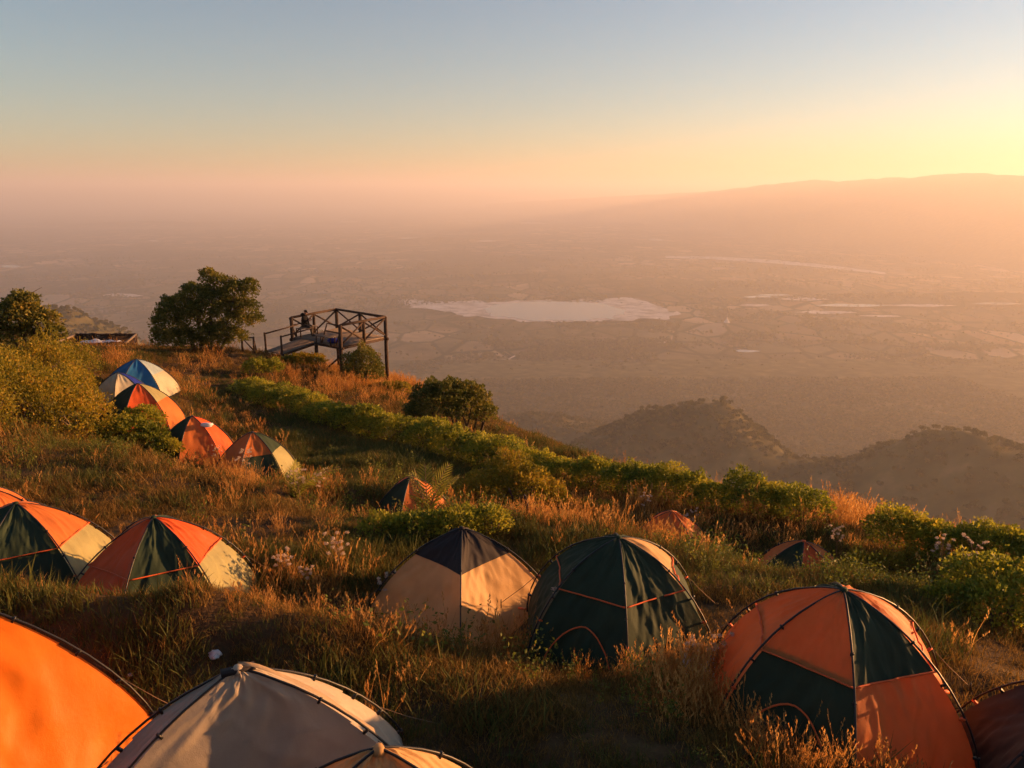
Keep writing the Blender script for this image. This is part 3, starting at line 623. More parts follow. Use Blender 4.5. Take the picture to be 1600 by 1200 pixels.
hedge('hedge', [(392, 616), (450, 642), (520, 664), (600, 686), (680, 706), (740, 727), (800, 742)], 0.78, (.7, 1.0), 0.42, 60000, 0.09, 'leaf', 'long leafy green hedge running below the lookout platform', 11)
hedge('hedge', [(812, 744), (870, 758), (960, 772), (1060, 788), (1160, 804), (1275, 822)], 0.66, 0.95, 0.38, 50000, 0.075, 'leaf', 'sunlit hedge along the brow right of centre', 12)
hedge('hedge', [(1380, 858), (1440, 868), (1500, 880), (1570, 898), (1640, 912)], 0.6, 0.8, 0.36, 24000, 0.065, 'leaf', 'short dense hedge near the right edge on the brow', 13)
def bush_px(name, px, py, blobs, n, size, mat, label, seed, cat='shrub', **k):
    b = gp(px, py); return shrub(name, tuple(b), blobs, n, size, mat, label, cat, seed, **k)
bush_px('shrub', 1545, 985, [(0, 0, .35, .55, .5, .42), (.55, .2, .4, .5, .5, .45), (-.45, .25, .28, .42, .4, .32), (.2, .6, .4, .6, .5, .45), (1.0, .5, .4, .5, .5, .45)], 9000, 0.07, 'leaf', 'leafy green bush at the right edge beside the bare ground', 21)
bush_px('shrub', 1385, 900, [(0, 0, .2, .4, .35, .3), (.45, .1, .2, .35, .3, .28), (-.4, .1, .18, .35, .3, .25)], 3000, 0.055, 'leaf_y', 'low yellow green scrub below the short dense hedge', 22)
bush_px('shrub', 800, 800, [(-.5, 0, .5, .75, .6, .55), (.35, .1, .55, .7, .6, .6), (0, .6, .75, .8, .7, .6), (-.9, .5, .4, .55, .5, .45), (.95, .3, .35, .5, .45, .4)], 13000, 0.075, 'leaf_y', 'bushy yellow green shrub behind the broken stakes', 23)
bush_px('shrub', 905, 812, [(0, 0, .25, .45, .4, .32), (.6, 0, .22, .4, .35, .28), (-.5, .2, .3, .4, .4, .35)], 3600, 0.06, 'leaf_y', 'low scrub in front of the sunlit hedge', 24)
bush_px('shrub', 650, 846, [(0, 0, .25, .5, .4, .3), (.7, .1, .28, .5, .45, .34), (-.6, .1, .2, .45, .4, .26), (1.3, .3, .25, .4, .4, .3)], 5200, 0.065, 'leaf', 'low dark green scrub at the foot of the little palm', 25)
bush_px('shrub', 205, 705, [(0, 0, .55, .9, .7, .62), (-.75, .3, .45, .7, .6, .5), (.8, -.2, .4, .6, .55, .48), (.1, .7, .7, .7, .6, .55), (1.3, -.5, .25, .5, .4, .32)], 13000, 0.08, 'leaf', 'rounded green shrub in front of the orange path tents', 26)
def thick(px0, px1, n_, seed):
    g = random.Random(seed); b = gp(60, 690); out = []
    for k in range(n_):
        q = gp(g.uniform(px0, px1), g.uniform(585, 690)); hh = g.uniform(0.7, 1.3)
        out.append((q[0] - b[0], q[1] - b[1], q[2] - b[2] + hh * .45, g.uniform(.6, 1.0), g.uniform(.6, 1.0), hh))
    return b, out
b, bl = thick(-60, 140, 30, 5)
shrub('thicket', tuple(b), bl, 42000, 0.085, 'leaf_y', 'yellow green thicket on the bank at left edge', 'thicket', 27, 0.03, 0, 0.22, 0.5, 2)
bush_px('shrub', 685, 672, [(0, 0, 1.05, 1.15, 1.0, 1.05), (1.15, .3, .95, .95, .9, .95), (-.7, .2, .6, .7, .7, .6), (.5, .2, 1.2, .9, .8, .85), (1.75, .3, .6, .6, .6, .6)], 17000, 0.12, 'leaf_d', 'large rounded pair of leafy bushes beyond the long hedge', 28, 'bush', r0=0.05)
bush_px('shrub', 567, 602, [(0, 0, 1.1, 1.0, .9, .95), (.2, .1, .6, 1.0, .9, .6), (-.4, 0, .6, .7, .7, .6)], 9000, 0.11, 'leaf_d', 'round bush growing under the lookout platform', 29, 'bush', r0=0.05)
bush_px('shrub', 468, 575, [(0, 0, .4, .7, .6, .4), (.8, .2, .35, .6, .6, .35), (-.7, .1, .3, .5, .5, .3)], 5000, 0.10, 'leaf_y', 'sunlit scrub under the wooden ramp', 30)
bush_px('shrub', 402, 590, [(0, 0, .45, .7, .6, .5), (.6, .3, .4, .6, .5, .45)], 4200, 0.095, 'leaf', 'small green bush beside the ramp fence', 31)
bush_px('shrub', 610, 618, [(0, 0, .35, .6, .5, .4), (.6, .2, .3, .5, .5, .35), (-.6, .1, .3, .5, .4, .3)], 3200, 0.09, 'leaf_y', 'low scrub between platform post and the bush pair', 32)
def tree(px, py, blobs, trunks, n, size, label, seed):
    b = gp(px, py); e = empty('tree', tuple(b)); tag(e, label, 'tree')
    link('crown', foliage('crown', blobs, n, size, seed, 0.35, 0.3), M['leaf_d'], e)
    g = random.Random(seed); mb = MB()
    for (x, y, tx, ty, tz, r) in trunks:
        mid_ = ((x + tx) / 2 + g.uniform(-.1, .1), (y + ty) / 2, tz * .5); mb.tube([(x, y, -.2), (x * .8 + tx * .2, y, tz * .22), mid_, (tx, ty, tz)], [r * 1.25, r, r * .75, r * .3], 7)
        for k in range(6):
            q = random.Random(seed + k * 7 + int(tx * 10)); t = q.uniform(.45, .9); sx, sy, sz = x + (tx - x) * t, y + (ty - y) * t, tz * t
            mb.tube([(sx, sy, sz), (sx + q.uniform(-.5, .5), sy + q.uniform(-.4, .4), sz + q.uniform(.2, .5)), (sx + q.uniform(-1, 1), sy + q.uniform(-.8, .8), sz + q.uniform(.4, 1.0))], [r * .45, r * .3, r * .1], 5)
    mb.build('trunk', M['bark'], e)
g_ = random.Random(3)
bl = [(-1.9, 0, 1.3, .8, .8, .75), (-1.3, .2, 2.2, .85, .8, .7), (-.5, 0, 1.5, .9, .8, .8), (-.5, .3, 2.75, .75, .7, .6), (.5, 0, 2.5, .9, .8, .75), (.7, .2, 3.35, .75, .7, .55), (1.5, 0, 2.9, .75, .7, .65), (2.1, 0, 2.1, .65, .7, .6), (1.3, 0, 1.5, .8, .8, .65), (2.3, .1, 2.9, .45, .5, .45), (.2, -.2, .9, .8, .7, .5), (-1.2, -.2, .7, .8, .7, .5), (-2.2, 0, .7, .6, .6, .6), (-.9, .1, 1.6, .8, .8, .8), (.9, -.1, .8, .7, .7, .6), (0, .1, 2.0, .8, .8, .8), (1.0, .1, 2.0, .8, .8, .8), (-1.6, .1, 1.9, .7, .7, .7), (-1.7, -.2, .45, .8, .7, .5), (-.6, -.3, .45, .8, .7, .5), (.6, -.3, .5, .8, .7, .5), (1.5, -.2, .7, .7, .6, .55), (1.9, 0, 1.4, .6, .6, .6)]
bl += [(b[0] + g_.uniform(-.7, .7), b[1] + g_.uniform(-.4, .4), b[2] + g_.uniform(.05, .4), .45, .45, .4) for b in bl]
tree(325, 548, bl, [(-.6, 0, -1.6, .1, 2.3, .10), (-.3, .1, -.4, .2, 2.8, .10), (.1, 0, .6, .1, 3.4, .11), (.4, 0, 1.6, 0, 2.9, .10), (.6, -.1, 2.1, 0, 2.2, .08)], 46000, 0.13, 'broad many stemmed tree left of the lookout platform', 41)
bl = [(0, 0, 1.5, .8, .8, .7), (.8, 0, 1.2, .75, .7, .65), (-.8, .1, 1.3, .8, .7, .7), (.2, .1, 2.0, .6, .6, .5), (1.2, 0, .7, .5, .5, .5), (-.3, 0, .7, .9, .8, .6), (-1.5, 0, 1.5, .7, .7, .6)]
tree(38, 552, bl, [(0, 0, .3, 0, 1.9, .08), (.1, 0, .9, 0, 1.4, .07), (-.1, 0, -.8, 0, 1.5, .07)], 9000, 0.15, 'small leafy tree at left edge beside the low shelter', 42)

# ------------------------------------------------------------------ tents
def build_tent(t):
    n, Rr, Hh = t['n'], t['r'], t['h']; seed = abs(hash(t['k'])) % 1000 if False else sum(map(ord, t['k']))
    bx, by, bz = t['base']
    face_cam = math.atan2(-by, -bx)
    rz = face_cam + R(t['rot'])
    e = empty('tent', (bx, by, hz(bx, by) - 0.0), rz); tag(e, t['label'], 'tent', 'tents on the hillside')
    Hh = Hh + (bz - hz(bx, by)); t['e'] = e; t['rz'] = rz
    tc = t.get('tc', 0.5)
    AN = lambda k: R(t['angs'][k % n]) if 'angs' in t else 2 * math.pi * k / n
    def arm(k, s, off=0.0):
        th = s * math.pi / 2; a = AN(k); pw = 2 / t.get('p', 1.5)      # superellipse: bowed legs, pitched crown
        rad = Rr * max(math.cos(th), 1e-6) ** pw + off * math.cos(th); zz = Hh * max(math.sin(th), 0) ** pw + off * math.sin(th)
        return Vector((rad * math.cos(a), rad * math.sin(a), zz))
    def surf(k, u, s, off=0.0, wr=1.0):
        a, b = arm(k, s, off), arm(k + 1, s, off); p = a.lerp(b, u); mid = a + b; mid.z = 0; mid = (mid.normalized() + Vector((0, 0, .45))).normalized() if mid.length > 1e-5 else Vector((0, 0, 1))
        sag = -0.05 * math.sin(math.pi * u) * math.sin(math.pi * min(1, s * 1.15)) * (1.4 if n == 4 else .8)
        w = 0.020 * float(vnoise(u * 7 + s * 5 + k * 3.3, s * 11 - u * 4, seed)) + 0.016 * float(vnoise((u - s) * 16 + k, (u + s) * 5, seed + 4))
        w += 0.016 * math.sin((u - 0.5) * 26 / (0.25 + s) + k) * max(0, .55 - s) * math.sin(math.pi * u)
        return p + mid * (sag + w * wr * math.sin(math.pi * u))
    far = t['d'] > 18; nu, ns = (14, 12) if far else (44, 36)
    def panel(name, k, s0, s1, off, mat):
        pw = 2 / t.get('p', 1.5); sv = np.minimum(s0 + (s1 - s0) * np.arange(ns + 1) / ns, 0.9995)[:, None]; uv = (np.arange(nu + 1) / nu)[None, :]
        th = sv * math.pi / 2; rad = Rr * np.cos(th) ** pw + off * np.cos(th); zz = Hh * np.sin(th) ** pw + off * np.sin(th); a0, a1 = AN(k), AN(k + 1)
        am = math.atan2(math.sin(a0) + math.sin(a1), math.cos(a0) + math.cos(a1)); md = Vector((math.cos(am), math.sin(am), .45)).normalized()
        su = np.sin(np.pi * uv); sag = -0.05 * su * np.sin(np.pi * np.minimum(1, sv * 1.15)) * (1.4 if n == 4 else .8)
        U, S_ = uv + 0 * sv, sv + 0 * uv
        w = 0.022 * vnoise(U * 5 + S_ * 4 + k * 3.3, S_ * 7 - U * 3, seed) + 0.012 * vnoise((U - S_) * 13 + k, (U + S_) * 4, seed + 4)
        cr = lambda a, b, sd: (1 - np.abs(vnoise(a, b, sd))) ** 6                       # sharp tension creases
        w += 0.011 * cr((U - S_ * .8) * 9 + k, (U + S_) * 2.2, seed + 11) + 0.011 * cr((U + S_ * .8) * 8 + 5 + k, (U - S_) * 2.2, seed + 12) - 0.008
        w += 0.016 * np.sin((U - 0.5) * 26 / (0.25 + S_) + k) * np.maximum(0, .55 - S_) * su
        dsp = sag + w * np.minimum(1, su * 1.6)
        X = rad * ((1 - uv) * math.cos(a0) + uv * math.cos(a1)) + md.x * dsp; Y = rad * ((1 - uv) * math.sin(a0) + uv * math.sin(a1)) + md.y * dsp; Z = zz + md.z * dsp
        V = np.stack([X.ravel(), Y.ravel(), Z.ravel()], 1); q = np.arange((ns + 1) * (nu + 1)).reshape(ns + 1, nu + 1)
        F = np.stack([q[:-1, :-1].ravel(), q[:-1, 1:].ravel(), q[1:, 1:].ravel(), q[1:, :-1].ravel()], 1)
        return link(name, mesh_np(name, V, F), M[mat], e, True)
    for k in range(n):
        panel('wall_panel', k, -0.03 if False else 0.0, tc + 0.03, 0.0, t['walls'][k])
        panel('roof_panel', k, tc, 1.0, 0.014, t['caps'][k])
    if t['k'] in ('dark_green', 'orange_green', 'green_olive', 'orange_olive'):
        for k in range(n):
            mb = MB(); mb.tube([surf(k, i / 12, tc, 0.03) for i in range(13)], 0.009, 5); mb.build('piping', M['piping'], e)
    for k in range(n):
        mb = MB(); st = 0.035 if t.get('clips') or n == 4 else 0.015
        mb.tube([arm(k, s / 14, 0.012 + st * math.sin(math.pi * min(1, s / 11))) for s in range(15)], 0.010 if not far else 0.014, 6); mb.build('pole', M['pole'], e, True)
        if not far:
            for s in (0.16, 0.32, 0.45, 0.62):
                a, b = arm(k, s, -0.004), arm(k, s, 0.05); mb = MB(); mb.bar(a, b, 0.026, 0.018); mb.build('clip', M['piping'] if (s == .32 and n == 6) else M['pole'], e)
    if 'door' in t:
        k = t['door']; mb = MB()
        mb.tube([surf(k, 0.5 + 0.36 * math.cos(ph), 0.02 + 0.33 * math.sin(ph), 0.012) for ph in [math.pi * q / 20 for q in range(21)]], 0.009, 5); mb.build('door_zip', M['piping'], e)
        mb = MB(); a = arm(k + 1, .28, .03); b = arm(k + 1, 0.0, .2); mb.tube([a, (a + b) / 2 + Vector((0, 0, -.02)), b], 0.006, 5); mb.build('guy_line', M['piping'], e)
    if t.get('clips'):
        for k in range(n):
            a = arm(k, 0.0, 0.03); mb = MB(); mb.bar(a + Vector((0, 0, .03)), a * 1.09 + Vector((0, 0, .015)), 0.035, 0.02); mb.build('peg_loop', M['piping'], e)
    if not far and t['k'] not in ('orange_sliver', 'corner_tent'):
        for k in range(n):
            if k % 2 == 0 or n == 4:
                a = arm(k, .40, .02); b = arm(k, 0.0, .42); b.z = .01; mb = MB(); mb.tube([a, a.lerp(b, .5) + Vector((0, 0, -.02)), b], .0035, 4); gl = mb.build('guy_line', M['stem'], e)
                mb = MB(); mb.tube([b + Vector((0, 0, .05)), b + Vector((0, 0, -.08))], .007, 5); mb.build('peg', M['pole'], gl)
    if 'flap' in t:
        k = t['flap']; V = []; F = []
        for j in range(15):
            s = .42 + .56 * j / 14; a = arm(k, s, 0.05); b = surf(k, 0.16, s, 0.075); V += [a, b, b - Vector((0, 0, .012))]
        for j in range(14): F += [(j * 3, j * 3 + 1, j * 3 + 4, j * 3 + 3), (j * 3 + 1, j * 3 + 2, j * 3 + 5, j * 3 + 4)]
        link('flap', mesh_np('flap', np.array([tuple(v) for v in V]), np.array(F)), M['tan'], e)
        mb = MB(); mb.box((0, 0, Hh + .005), (.24, .07, .03), Matrix.Rotation(R(95), 3, 'Z')); mb.build('vent', M['black'], e)
    mb = MB(); mb.tube([(0, 0, Hh - .02), (0, 0, Hh + .035)], [.05, .03], 8); mb.build('hub', M[t['caps'][0]] if not far else M['pole'], e)
    # sewn-in floor
    ring = [arm(k, 0.0, -0.01) for k in range(n)]; mb = MB(); mb.add([tuple(v + Vector((0, 0, .012))) for v in ring] + [tuple(v + Vector((0, 0, -.25))) for v in ring], [(k, k + n, (k + 1) % n + n, (k + 1) % n) for k in range(n)], [(0, k, k + 1) for k in range(1, n - 1)])
    mb.build('ground_sheet', M['black'], e)
for t in T: build_tent(t)

# ------------------------------------------------------------------ lookout platform
ZD = P(533, 541, 41)[2]
def deckp(px, py):
    r = ray(px, py); s = ZD / r[2]; return Vector(r * s)
F_, R_, B_, L_ = deckp(533, 541), deckp(603, 526), deckp(527, 512), deckp(457, 527)
plat = empty('lookout_platform', (F_.x, F_.y, hz(F_.x, F_.y))); tag(plat, 'dark wooden lookout platform on stilts with crossed railings', 'platform')
O = Vector(plat.location)
def part(name, a, b, w, h, mat='wood', par=None):
    mb = MB(); o_ = O if par is None else par[1]; mb.bar(Vector(a) - o_, Vector(b) - o_, w, h); return mb.build(name, M[mat], plat if par is None else par[0])
def round_part(name, a, b, r, par=None, mat='wood'):
    mb = MB(); o_ = O if par is None else par[1]; a, b = Vector(a) - o_, Vector(b) - o_; mid_ = (a + b) / 2 + Vector((random.uniform(-.02, .02), random.uniform(-.02, .02), 0)); mb.tube([a, mid_, b], [r, r * .95, r * .9], 7); return mb.build(name, M[mat], plat if par is None else par[0], True)
up = lambda h: Vector((0, 0, h))
nb = 16
for i in range(nb):                                             # deck planks run from the left edge to the right edge
    t0, t1 = (i + .04) / nb, (i + .96) / nb; a0, a1 = F_.lerp(L_, t0), F_.lerp(L_, t1); b0, b1 = R_.lerp(B_, t0), R_.lerp(B_, t1)
    th = up(-.045); mb = MB(); v = [a0, a1, b1, b0]; dz = up(random.uniform(-.006, .006))
    mb.add([tuple(q - O + dz) for q in v] + [tuple(q - O + th + dz) for q in v], [(3, 2, 1, 0), (4, 5, 6, 7), (0, 1, 5, 4), (1, 2, 6, 5), (2, 3, 7, 6), (3, 0, 4, 7)]); mb.build('plank', M['plank'], plat)
for a, b in ((F_, R_), (R_, B_), (B_, L_), (L_, F_)):
    d = (b - a).normalized() * .18; round_part('beam', a - d + up(-.12), b + d + up(-.12), .075)
LF = F_.lerp(L_, .5); RB = R_.lerp(B_, .5); FR = F_.lerp(R_, .5); BL = B_.lerp(L_, .52)
for q in (F_, R_, B_, L_, LF, RB):
    round_part('post', (q.x, q.y, hz(q.x, q.y) - .4), q + up(1.12 if q is not LF else -.1), .11)
for q in (FR, BL): round_part('rail_post', q + up(-.1), q + up(1.1), .09)
def rail(a, b, h=1.1, r=.075): round_part('rail', a + up(h), b + up(h), r)
def cross(a, b): round_part('cross_brace', a + up(.06), b + up(1.05), .05); round_part('cross_brace', a + up(1.05), b + up(.06), .05)
rail(F_, R_); rail(R_, B_); rail(B_, L_)
for a, b in ((F_, FR), (FR, R_), (R_, RB), (RB, B_), (B_, BL), (BL, L_)): cross(a, b)
dn = (R_ - F_).normalized()
gF = hz(F_.x, F_.y)
round_part('strut', F_ + up(-.5), LF.lerp(F_, .55) + Vector((-.35, -.2, gF - ZD + .1)), .05)
round_part('strut', F_ + Vector((.1, 0, gF - ZD + .6)), FR + up(-.15), .045); round_part('strut', FR + up(-.15), R_.lerp(FR, .35) + Vector((0, .3, -1.1)), .045)
# two benches with leaning backs on the open left side
def bench(a, b, out):
    out = out.normalized()
    for q in (a, b): round_part('bench_frame', q + up(0.02) - out * .05, q + out * .36 + up(1.0), .042)
    for s in (.62, 1.0): round_part('bench_back', a + out * .36 * s + up(s * 1.0), b + out * .36 * s + up(s), .036)
    for w_ in (.12, .26, .40): part('bench_seat', a - out * w_ + up(.46), b - out * w_ + up(.46), .11, .035, 'plank')
    for q in (a, b):
        for w_ in (.12, .42): round_part('bench_leg', q - out * w_ + up(0), q - out * w_ + up(.45), .035)
outL = Vector((-(B_ - L_).y, (B_ - L_).x, 0)); outF = Vector((-(L_ - F_).y, (L_ - F_).x, 0)) * -1
if outL.dot(L_ - R_) < 0: outL = -outL
inF = (R_ - F_); outF = -inF
bench(L_.lerp(B_, .06), L_.lerp(B_, .42), outL)
bench(F_.lerp(L_, .08), F_.lerp(L_, .36), Vector((outF.x, outF.y, 0)) * -0.6)
# ramp and its fence
ra, rb_ = LF.lerp(L_, .05), LF.lerp(L_, .75); q = ray(428, 552); q = q * (40.9 / q[1]); foot_c = Vector(q); side = (rb_ - ra).normalized() * ((rb_ - ra).length / 2)
fa, fb = foot_c - side + up(.08), foot_c + side + up(.08)
for i in range(14):
    t0, t1 = (i + .05) / 14, (i + .93) / 14; v = [ra.lerp(fa, t0) + up(-.03), rb_.lerp(fb, t0) + up(-.03), rb_.lerp(fb, t1) + up(-.03), ra.lerp(fa, t1) + up(-.03)]
    mb = MB(); mb.add([tuple(q - O) for q in v] + [tuple(q - O + up(-.04)) for q in v], [(0, 1, 2, 3), (7, 6, 5, 4), (0, 4, 5, 1), (1, 5, 6, 2), (2, 6, 7, 3), (3, 7, 4, 0)]); mb.build('ramp_plank', M['plank'], plat)
round_part('ramp_beam', ra + up(-.13), fa + up(-.1), .07); round_part('ramp_beam', rb_ + up(-.13), fb + up(-.1), .07)
for c_, d_ in ((fa, ra), (fb, rb_)):
    round_part('ramp_post', Vector((c_.x, c_.y, hz(c_.x, c_.y) - .2)), c_ + up(.95), .06); round_part('ramp_rail', c_ + up(.88), d_ + up(.75), .042)
# fence left of the ramp: its own thing
fq = [gp(417, 551), gp(398, 552), gp(380, 550)]; fence = empty('wooden_fence', tuple(fq[0])); tag(fence, 'low dark wooden fence between the broad tree and the ramp', 'fence'); fp = (fence, Vector(fence.location))
for q in fq: round_part('fence_post', Vector(q) + up(-.2), Vector(q) + up(.85), .06, fp)
for a, b in zip(fq[:-1], fq[1:]):
    round_part('fence_rail', Vector(a) + up(.8), Vector(b) + up(.8), .04, fp); round_part('fence_rail', Vector(a) + up(.1), Vector(b) + up(.75), .035, fp)
# blue bag on the deck
c = deckp(521, 536); e = empty('blue_bag', (c.x, c.y, ZD)); tag(e, 'royal blue bag lying on the platform deck', 'bag')
bm = bmesh.new(); bmesh.ops.create_icosphere(bm, subdivisions=3, radius=1)
for v in bm.verts: v.co = Vector((v.co.x * .34, v.co.y * .17, max(v.co.z, -.8) * .15 + .12)) * (1 + .08 * math.sin(v.co.x * 9 + v.co.y * 5))
me = bpy.data.meshes.new('bag_body'); bm.to_mesh(me); bm.free(); link('bag_body', me, M['royal'], e, True)
mb = MB(); mb.tube([(-.15, 0, .22), (-.1, 0, .31), (.1, 0, .31), (.15, 0, .22)], .015, 6); mb.build('handle', M['royal'], e)

# low open shelter at left
def lowp(px, py, z): r = ray(px, py); s = z / r[2]; return Vector(r * s)
zs = P(140, 541, 47)[2] + .2; A1, A2, A3, A4 = lowp(74, 541, zs), lowp(196, 536, zs), lowp(212, 523, zs), lowp(118, 523, zs)
sh = empty('low_shelter', (A1.x, A1.y, hz(A1.x, A1.y))); tag(sh, 'low dark open shelter frame with thatched edge rails beside the small tree', 'shelter'); sp_ = (sh, Vector(sh.location))
for q in (A1, A1.lerp(A2, .45), A2, A3, A4, A4.lerp(A3, .5)): round_part('post', Vector((q.x, q.y, hz(q.x, q.y) - .3)), q, .08, sp_)
def thatch(a, b):
    g = random.Random(int(a.x * 100)); mb = MB(); nseg = 26
    for i in range(nseg):
        p0, p1 = a.lerp(b, i / nseg), a.lerp(b, (i + 1.05) / nseg); h = g.uniform(.10, .2); mb.bar(p0 - sp_[1] + up(g.uniform(-.02, .03)), p1 - sp_[1] + up(g.uniform(-.02, .03)), .16, h)
    mb.build('thatch_edge', M['wood'], sh)
thatch(A1, A2); thatch(A4, A3)
for a, b in ((A1, A4), (A2, A3)): part('side_rail', a, b, .12, .1, 'plank', sp_)
round_part('brace', A3 + up(0), A2 + Vector((.6, -.4, -.5)), .05, sp_)
part('back_panel', A4.lerp(A3, .03) + up(-.45), A4.lerp(A3, .97) + up(-.45), .05, .75, 'wood', sp_)
mid_q = A1.lerp(A3, .5)
for i, (f0, f1) in enumerate(((.35, .55), (.6, .75))):
    q = A1.lerp(A2, f0).lerp(A4.lerp(A3, f1), .55); e = empty('pale_sheet', (q.x, q.y, hz(q.x, q.y) + .25)); tag(e, ['larger', 'smaller'][i] + ' crumpled pale sheet inside the low shelter', 'sheet')
    bm = bmesh.new(); bmesh.ops.create_icosphere(bm, subdivisions=3, radius=1)
    for v in bm.verts: v.co = Vector((v.co.x * (1.1 - .3 * i), v.co.y * .8, v.co.z * .38)) * (1 + .14 * math.sin(v.co.x * 8 + v.co.y * 6 + i))
    me = bpy.data.meshes.new('cloth'); bm.to_mesh(me); bm.free(); link('cloth', me, M['white'], e, True)

# ------------------------------------------------------------------ person on the bench (faces right, looks down at a phone)
seat = L_.lerp(B_, .2) + Vector((.16, .02, 0)); face = Vector((1, -.28, 0)).normalized(); sidev = Vector((-face.y, face.x, 0))
per = empty('person', (seat.x, seat.y, ZD)); per.rotation_euler = (0, 0, math.atan2(face.y, face.x)); tag(per, 'person in black hooded jacket and cap sitting on the platform bench with a phone', 'person')
def skin_body(name, verts, edges, radii, mat, parent, root=0, sub=2):
    me = bpy.data.meshes.new(name); me.from_pydata(verts, edges, []); o = link(name, me, M[mat], parent)
    o.modifiers.new('skin', 'SKIN'); 
    for i, r_ in enumerate(radii):
        d = me.skin_vertices[0].data[i]; d.radius = (r_, r_) if not isinstance(r_, tuple) else r_; d.use_root = (i == root)
    s = o.modifiers.new('sub', 'SUBSURF'); s.levels = sub; s.render_levels = sub; return o
# local: x forward, y left, z up
body_v = [(0, 0, .58), (-.02, 0, .80), (.02, 0, 1.02), (.05, 0, 1.10), (.09, 0, 1.17),
          (.05, .17, 1.03), (.14, .24, .80), (.34, .12, .86), (.05, -.17, 1.03), (.14, -.24, .80), (.34, -.10, .86),
          (.06, .10, .55), (.40, .13, .52), (.36, .13, .10), (.06, -.10, .55), (.46, -.14, .50), (.55, -.14, .10)]
body_e = [(0, 1), (1, 2), (2, 3), (3, 4), (2, 5), (5, 6), (6, 7), (2, 8), (8, 9), (9, 10), (0, 11), (11, 12), (12, 13), (0, 14), (14, 15), (15, 16)]
body_r = [(.15, .17), (.14, .17), (.15, .18), .075, .06, .085, .062, .045, .085, .062, .045, .105, .075, .05, .105, .075, .05]
skin_body('body', body_v, body_e, body_r, 'jacket', per)
tr_v = [(.0, 0, .55), (.06, .10, .55), (.40, .13, .52), (.36, .13, .09), (.06, -.10, .55), (.46, -.14, .50), (.55, -.14, .09)]
skin_body('trousers', tr_v, [(0, 1), (1, 2), (2, 3), (0, 4), (4, 5), (5, 6)], [.16, .115, .085, .062, .115, .085, .062], 'trousers', per)
for x, y in ((.40, .13), (.59, -.14)):
    bm = bmesh.new(); bmesh.ops.create_icosphere(bm, subdivisions=2, radius=1)
    for v in bm.verts: v.co = Vector((v.co.x * .14 + x + .03, v.co.y * .05 + y, max(v.co.z, -.7) * .055 + .04))
    me = bpy.data.meshes.new('shoe'); bm.to_mesh(me); bm.free(); link('shoe', me, M['shoe'], per, True)
bm = bmesh.new(); bmesh.ops.create_uvsphere(bm, u_segments=20, v_segments=14, radius=1)
for v in bm.verts:
    c_ = v.co.copy(); x = c_.x * .098; y = c_.y * .076; z = c_.z * .118
    if c_.z < -.2: x += .015 * (-c_.z); y *= 1 - .25 * (-c_.z - .2)
    if c_.x > .8 and abs(c_.y) < .25 and -.25 < c_.z < .15: x += .022            # nose
    if c_.x > .6 and .15 < abs(c_.y) < .5 and .02 < c_.z < .25: x -= .008         # eye sockets
    v.co = Matrix.Rotation(R(22), 3, 'Y') @ Vector((x, y, z)) + Vector((.12, 0, 1.29))
me = bpy.data.meshes.new('head'); bm.to_mesh(me); bm.free(); hd = link('head', me, M['skin'], per, True)
bm = bmesh.new(); bmesh.ops.create_uvsphere(bm, u_segments=20, v_segments=12, radius=1)
for v in bm.verts:
    c_ = v.co.copy(); z = max(c_.z, -.05) * .105; x = c_.x * .108; y = c_.y * .086
    if c_.x > .6 and c_.z < .25: x += .06
    v.co = Matrix.Rotation(R(20), 3, 'Y') @ Vector((x, y, z + .035)) + Vector((.115, 0, 1.30))
me = bpy.data.meshes.new('cap'); bm.to_mesh(me); bm.free(); link('cap', me, M['jacket'], hd, True)
bm = bmesh.new(); bmesh.ops.create_uvsphere(bm, u_segments=16, v_segments=10, radius=1)
for v in bm.verts: v.co = Vector((v.co.x * .10 - .07, v.co.y * .15, v.co.z * .11 + 1.15))
me = bpy.data.meshes.new('hood'); bm.to_mesh(me); bm.free(); link('hood', me, M['jacket'], per, True)
for s in (1, -1):
    hv = [(.34, .115 * s, .86), (.40, .08 * s, .885)]; he = [(0, 1)]; hr = [.032, .034]
    for i in range(4):
        b0 = len(hv); hv += [(.43 + .004 * i, (.075 - .012 * i) * s, .905 - .018 * i), (.455, (.05 - .012 * i) * s, .912 - .02 * i)]; he += [(1, b0), (b0, b0 + 1)]; hr += [.010, .008]
    b0 = len(hv); hv += [(.41, .05 * s, .925), (.43, .03 * s, .945)]; he += [(1, b0), (b0, b0 + 1)]; hr += [.011, .009]
    skin_body('hand', hv, he, hr, 'skin', per, 0, 1)
mb = MB(); mb.box((.455, 0, .925), (.012, .075, .15), Matrix.Rotation(R(-35), 3, 'Y')); ph = mb.build('phone', M['shoe'], None); ph.matrix_world = per.matrix_world
ph.location = per.location; ph.rotation_euler = per.rotation_euler; tag(ph, 'dark phone held by the person on the platform', 'phone')

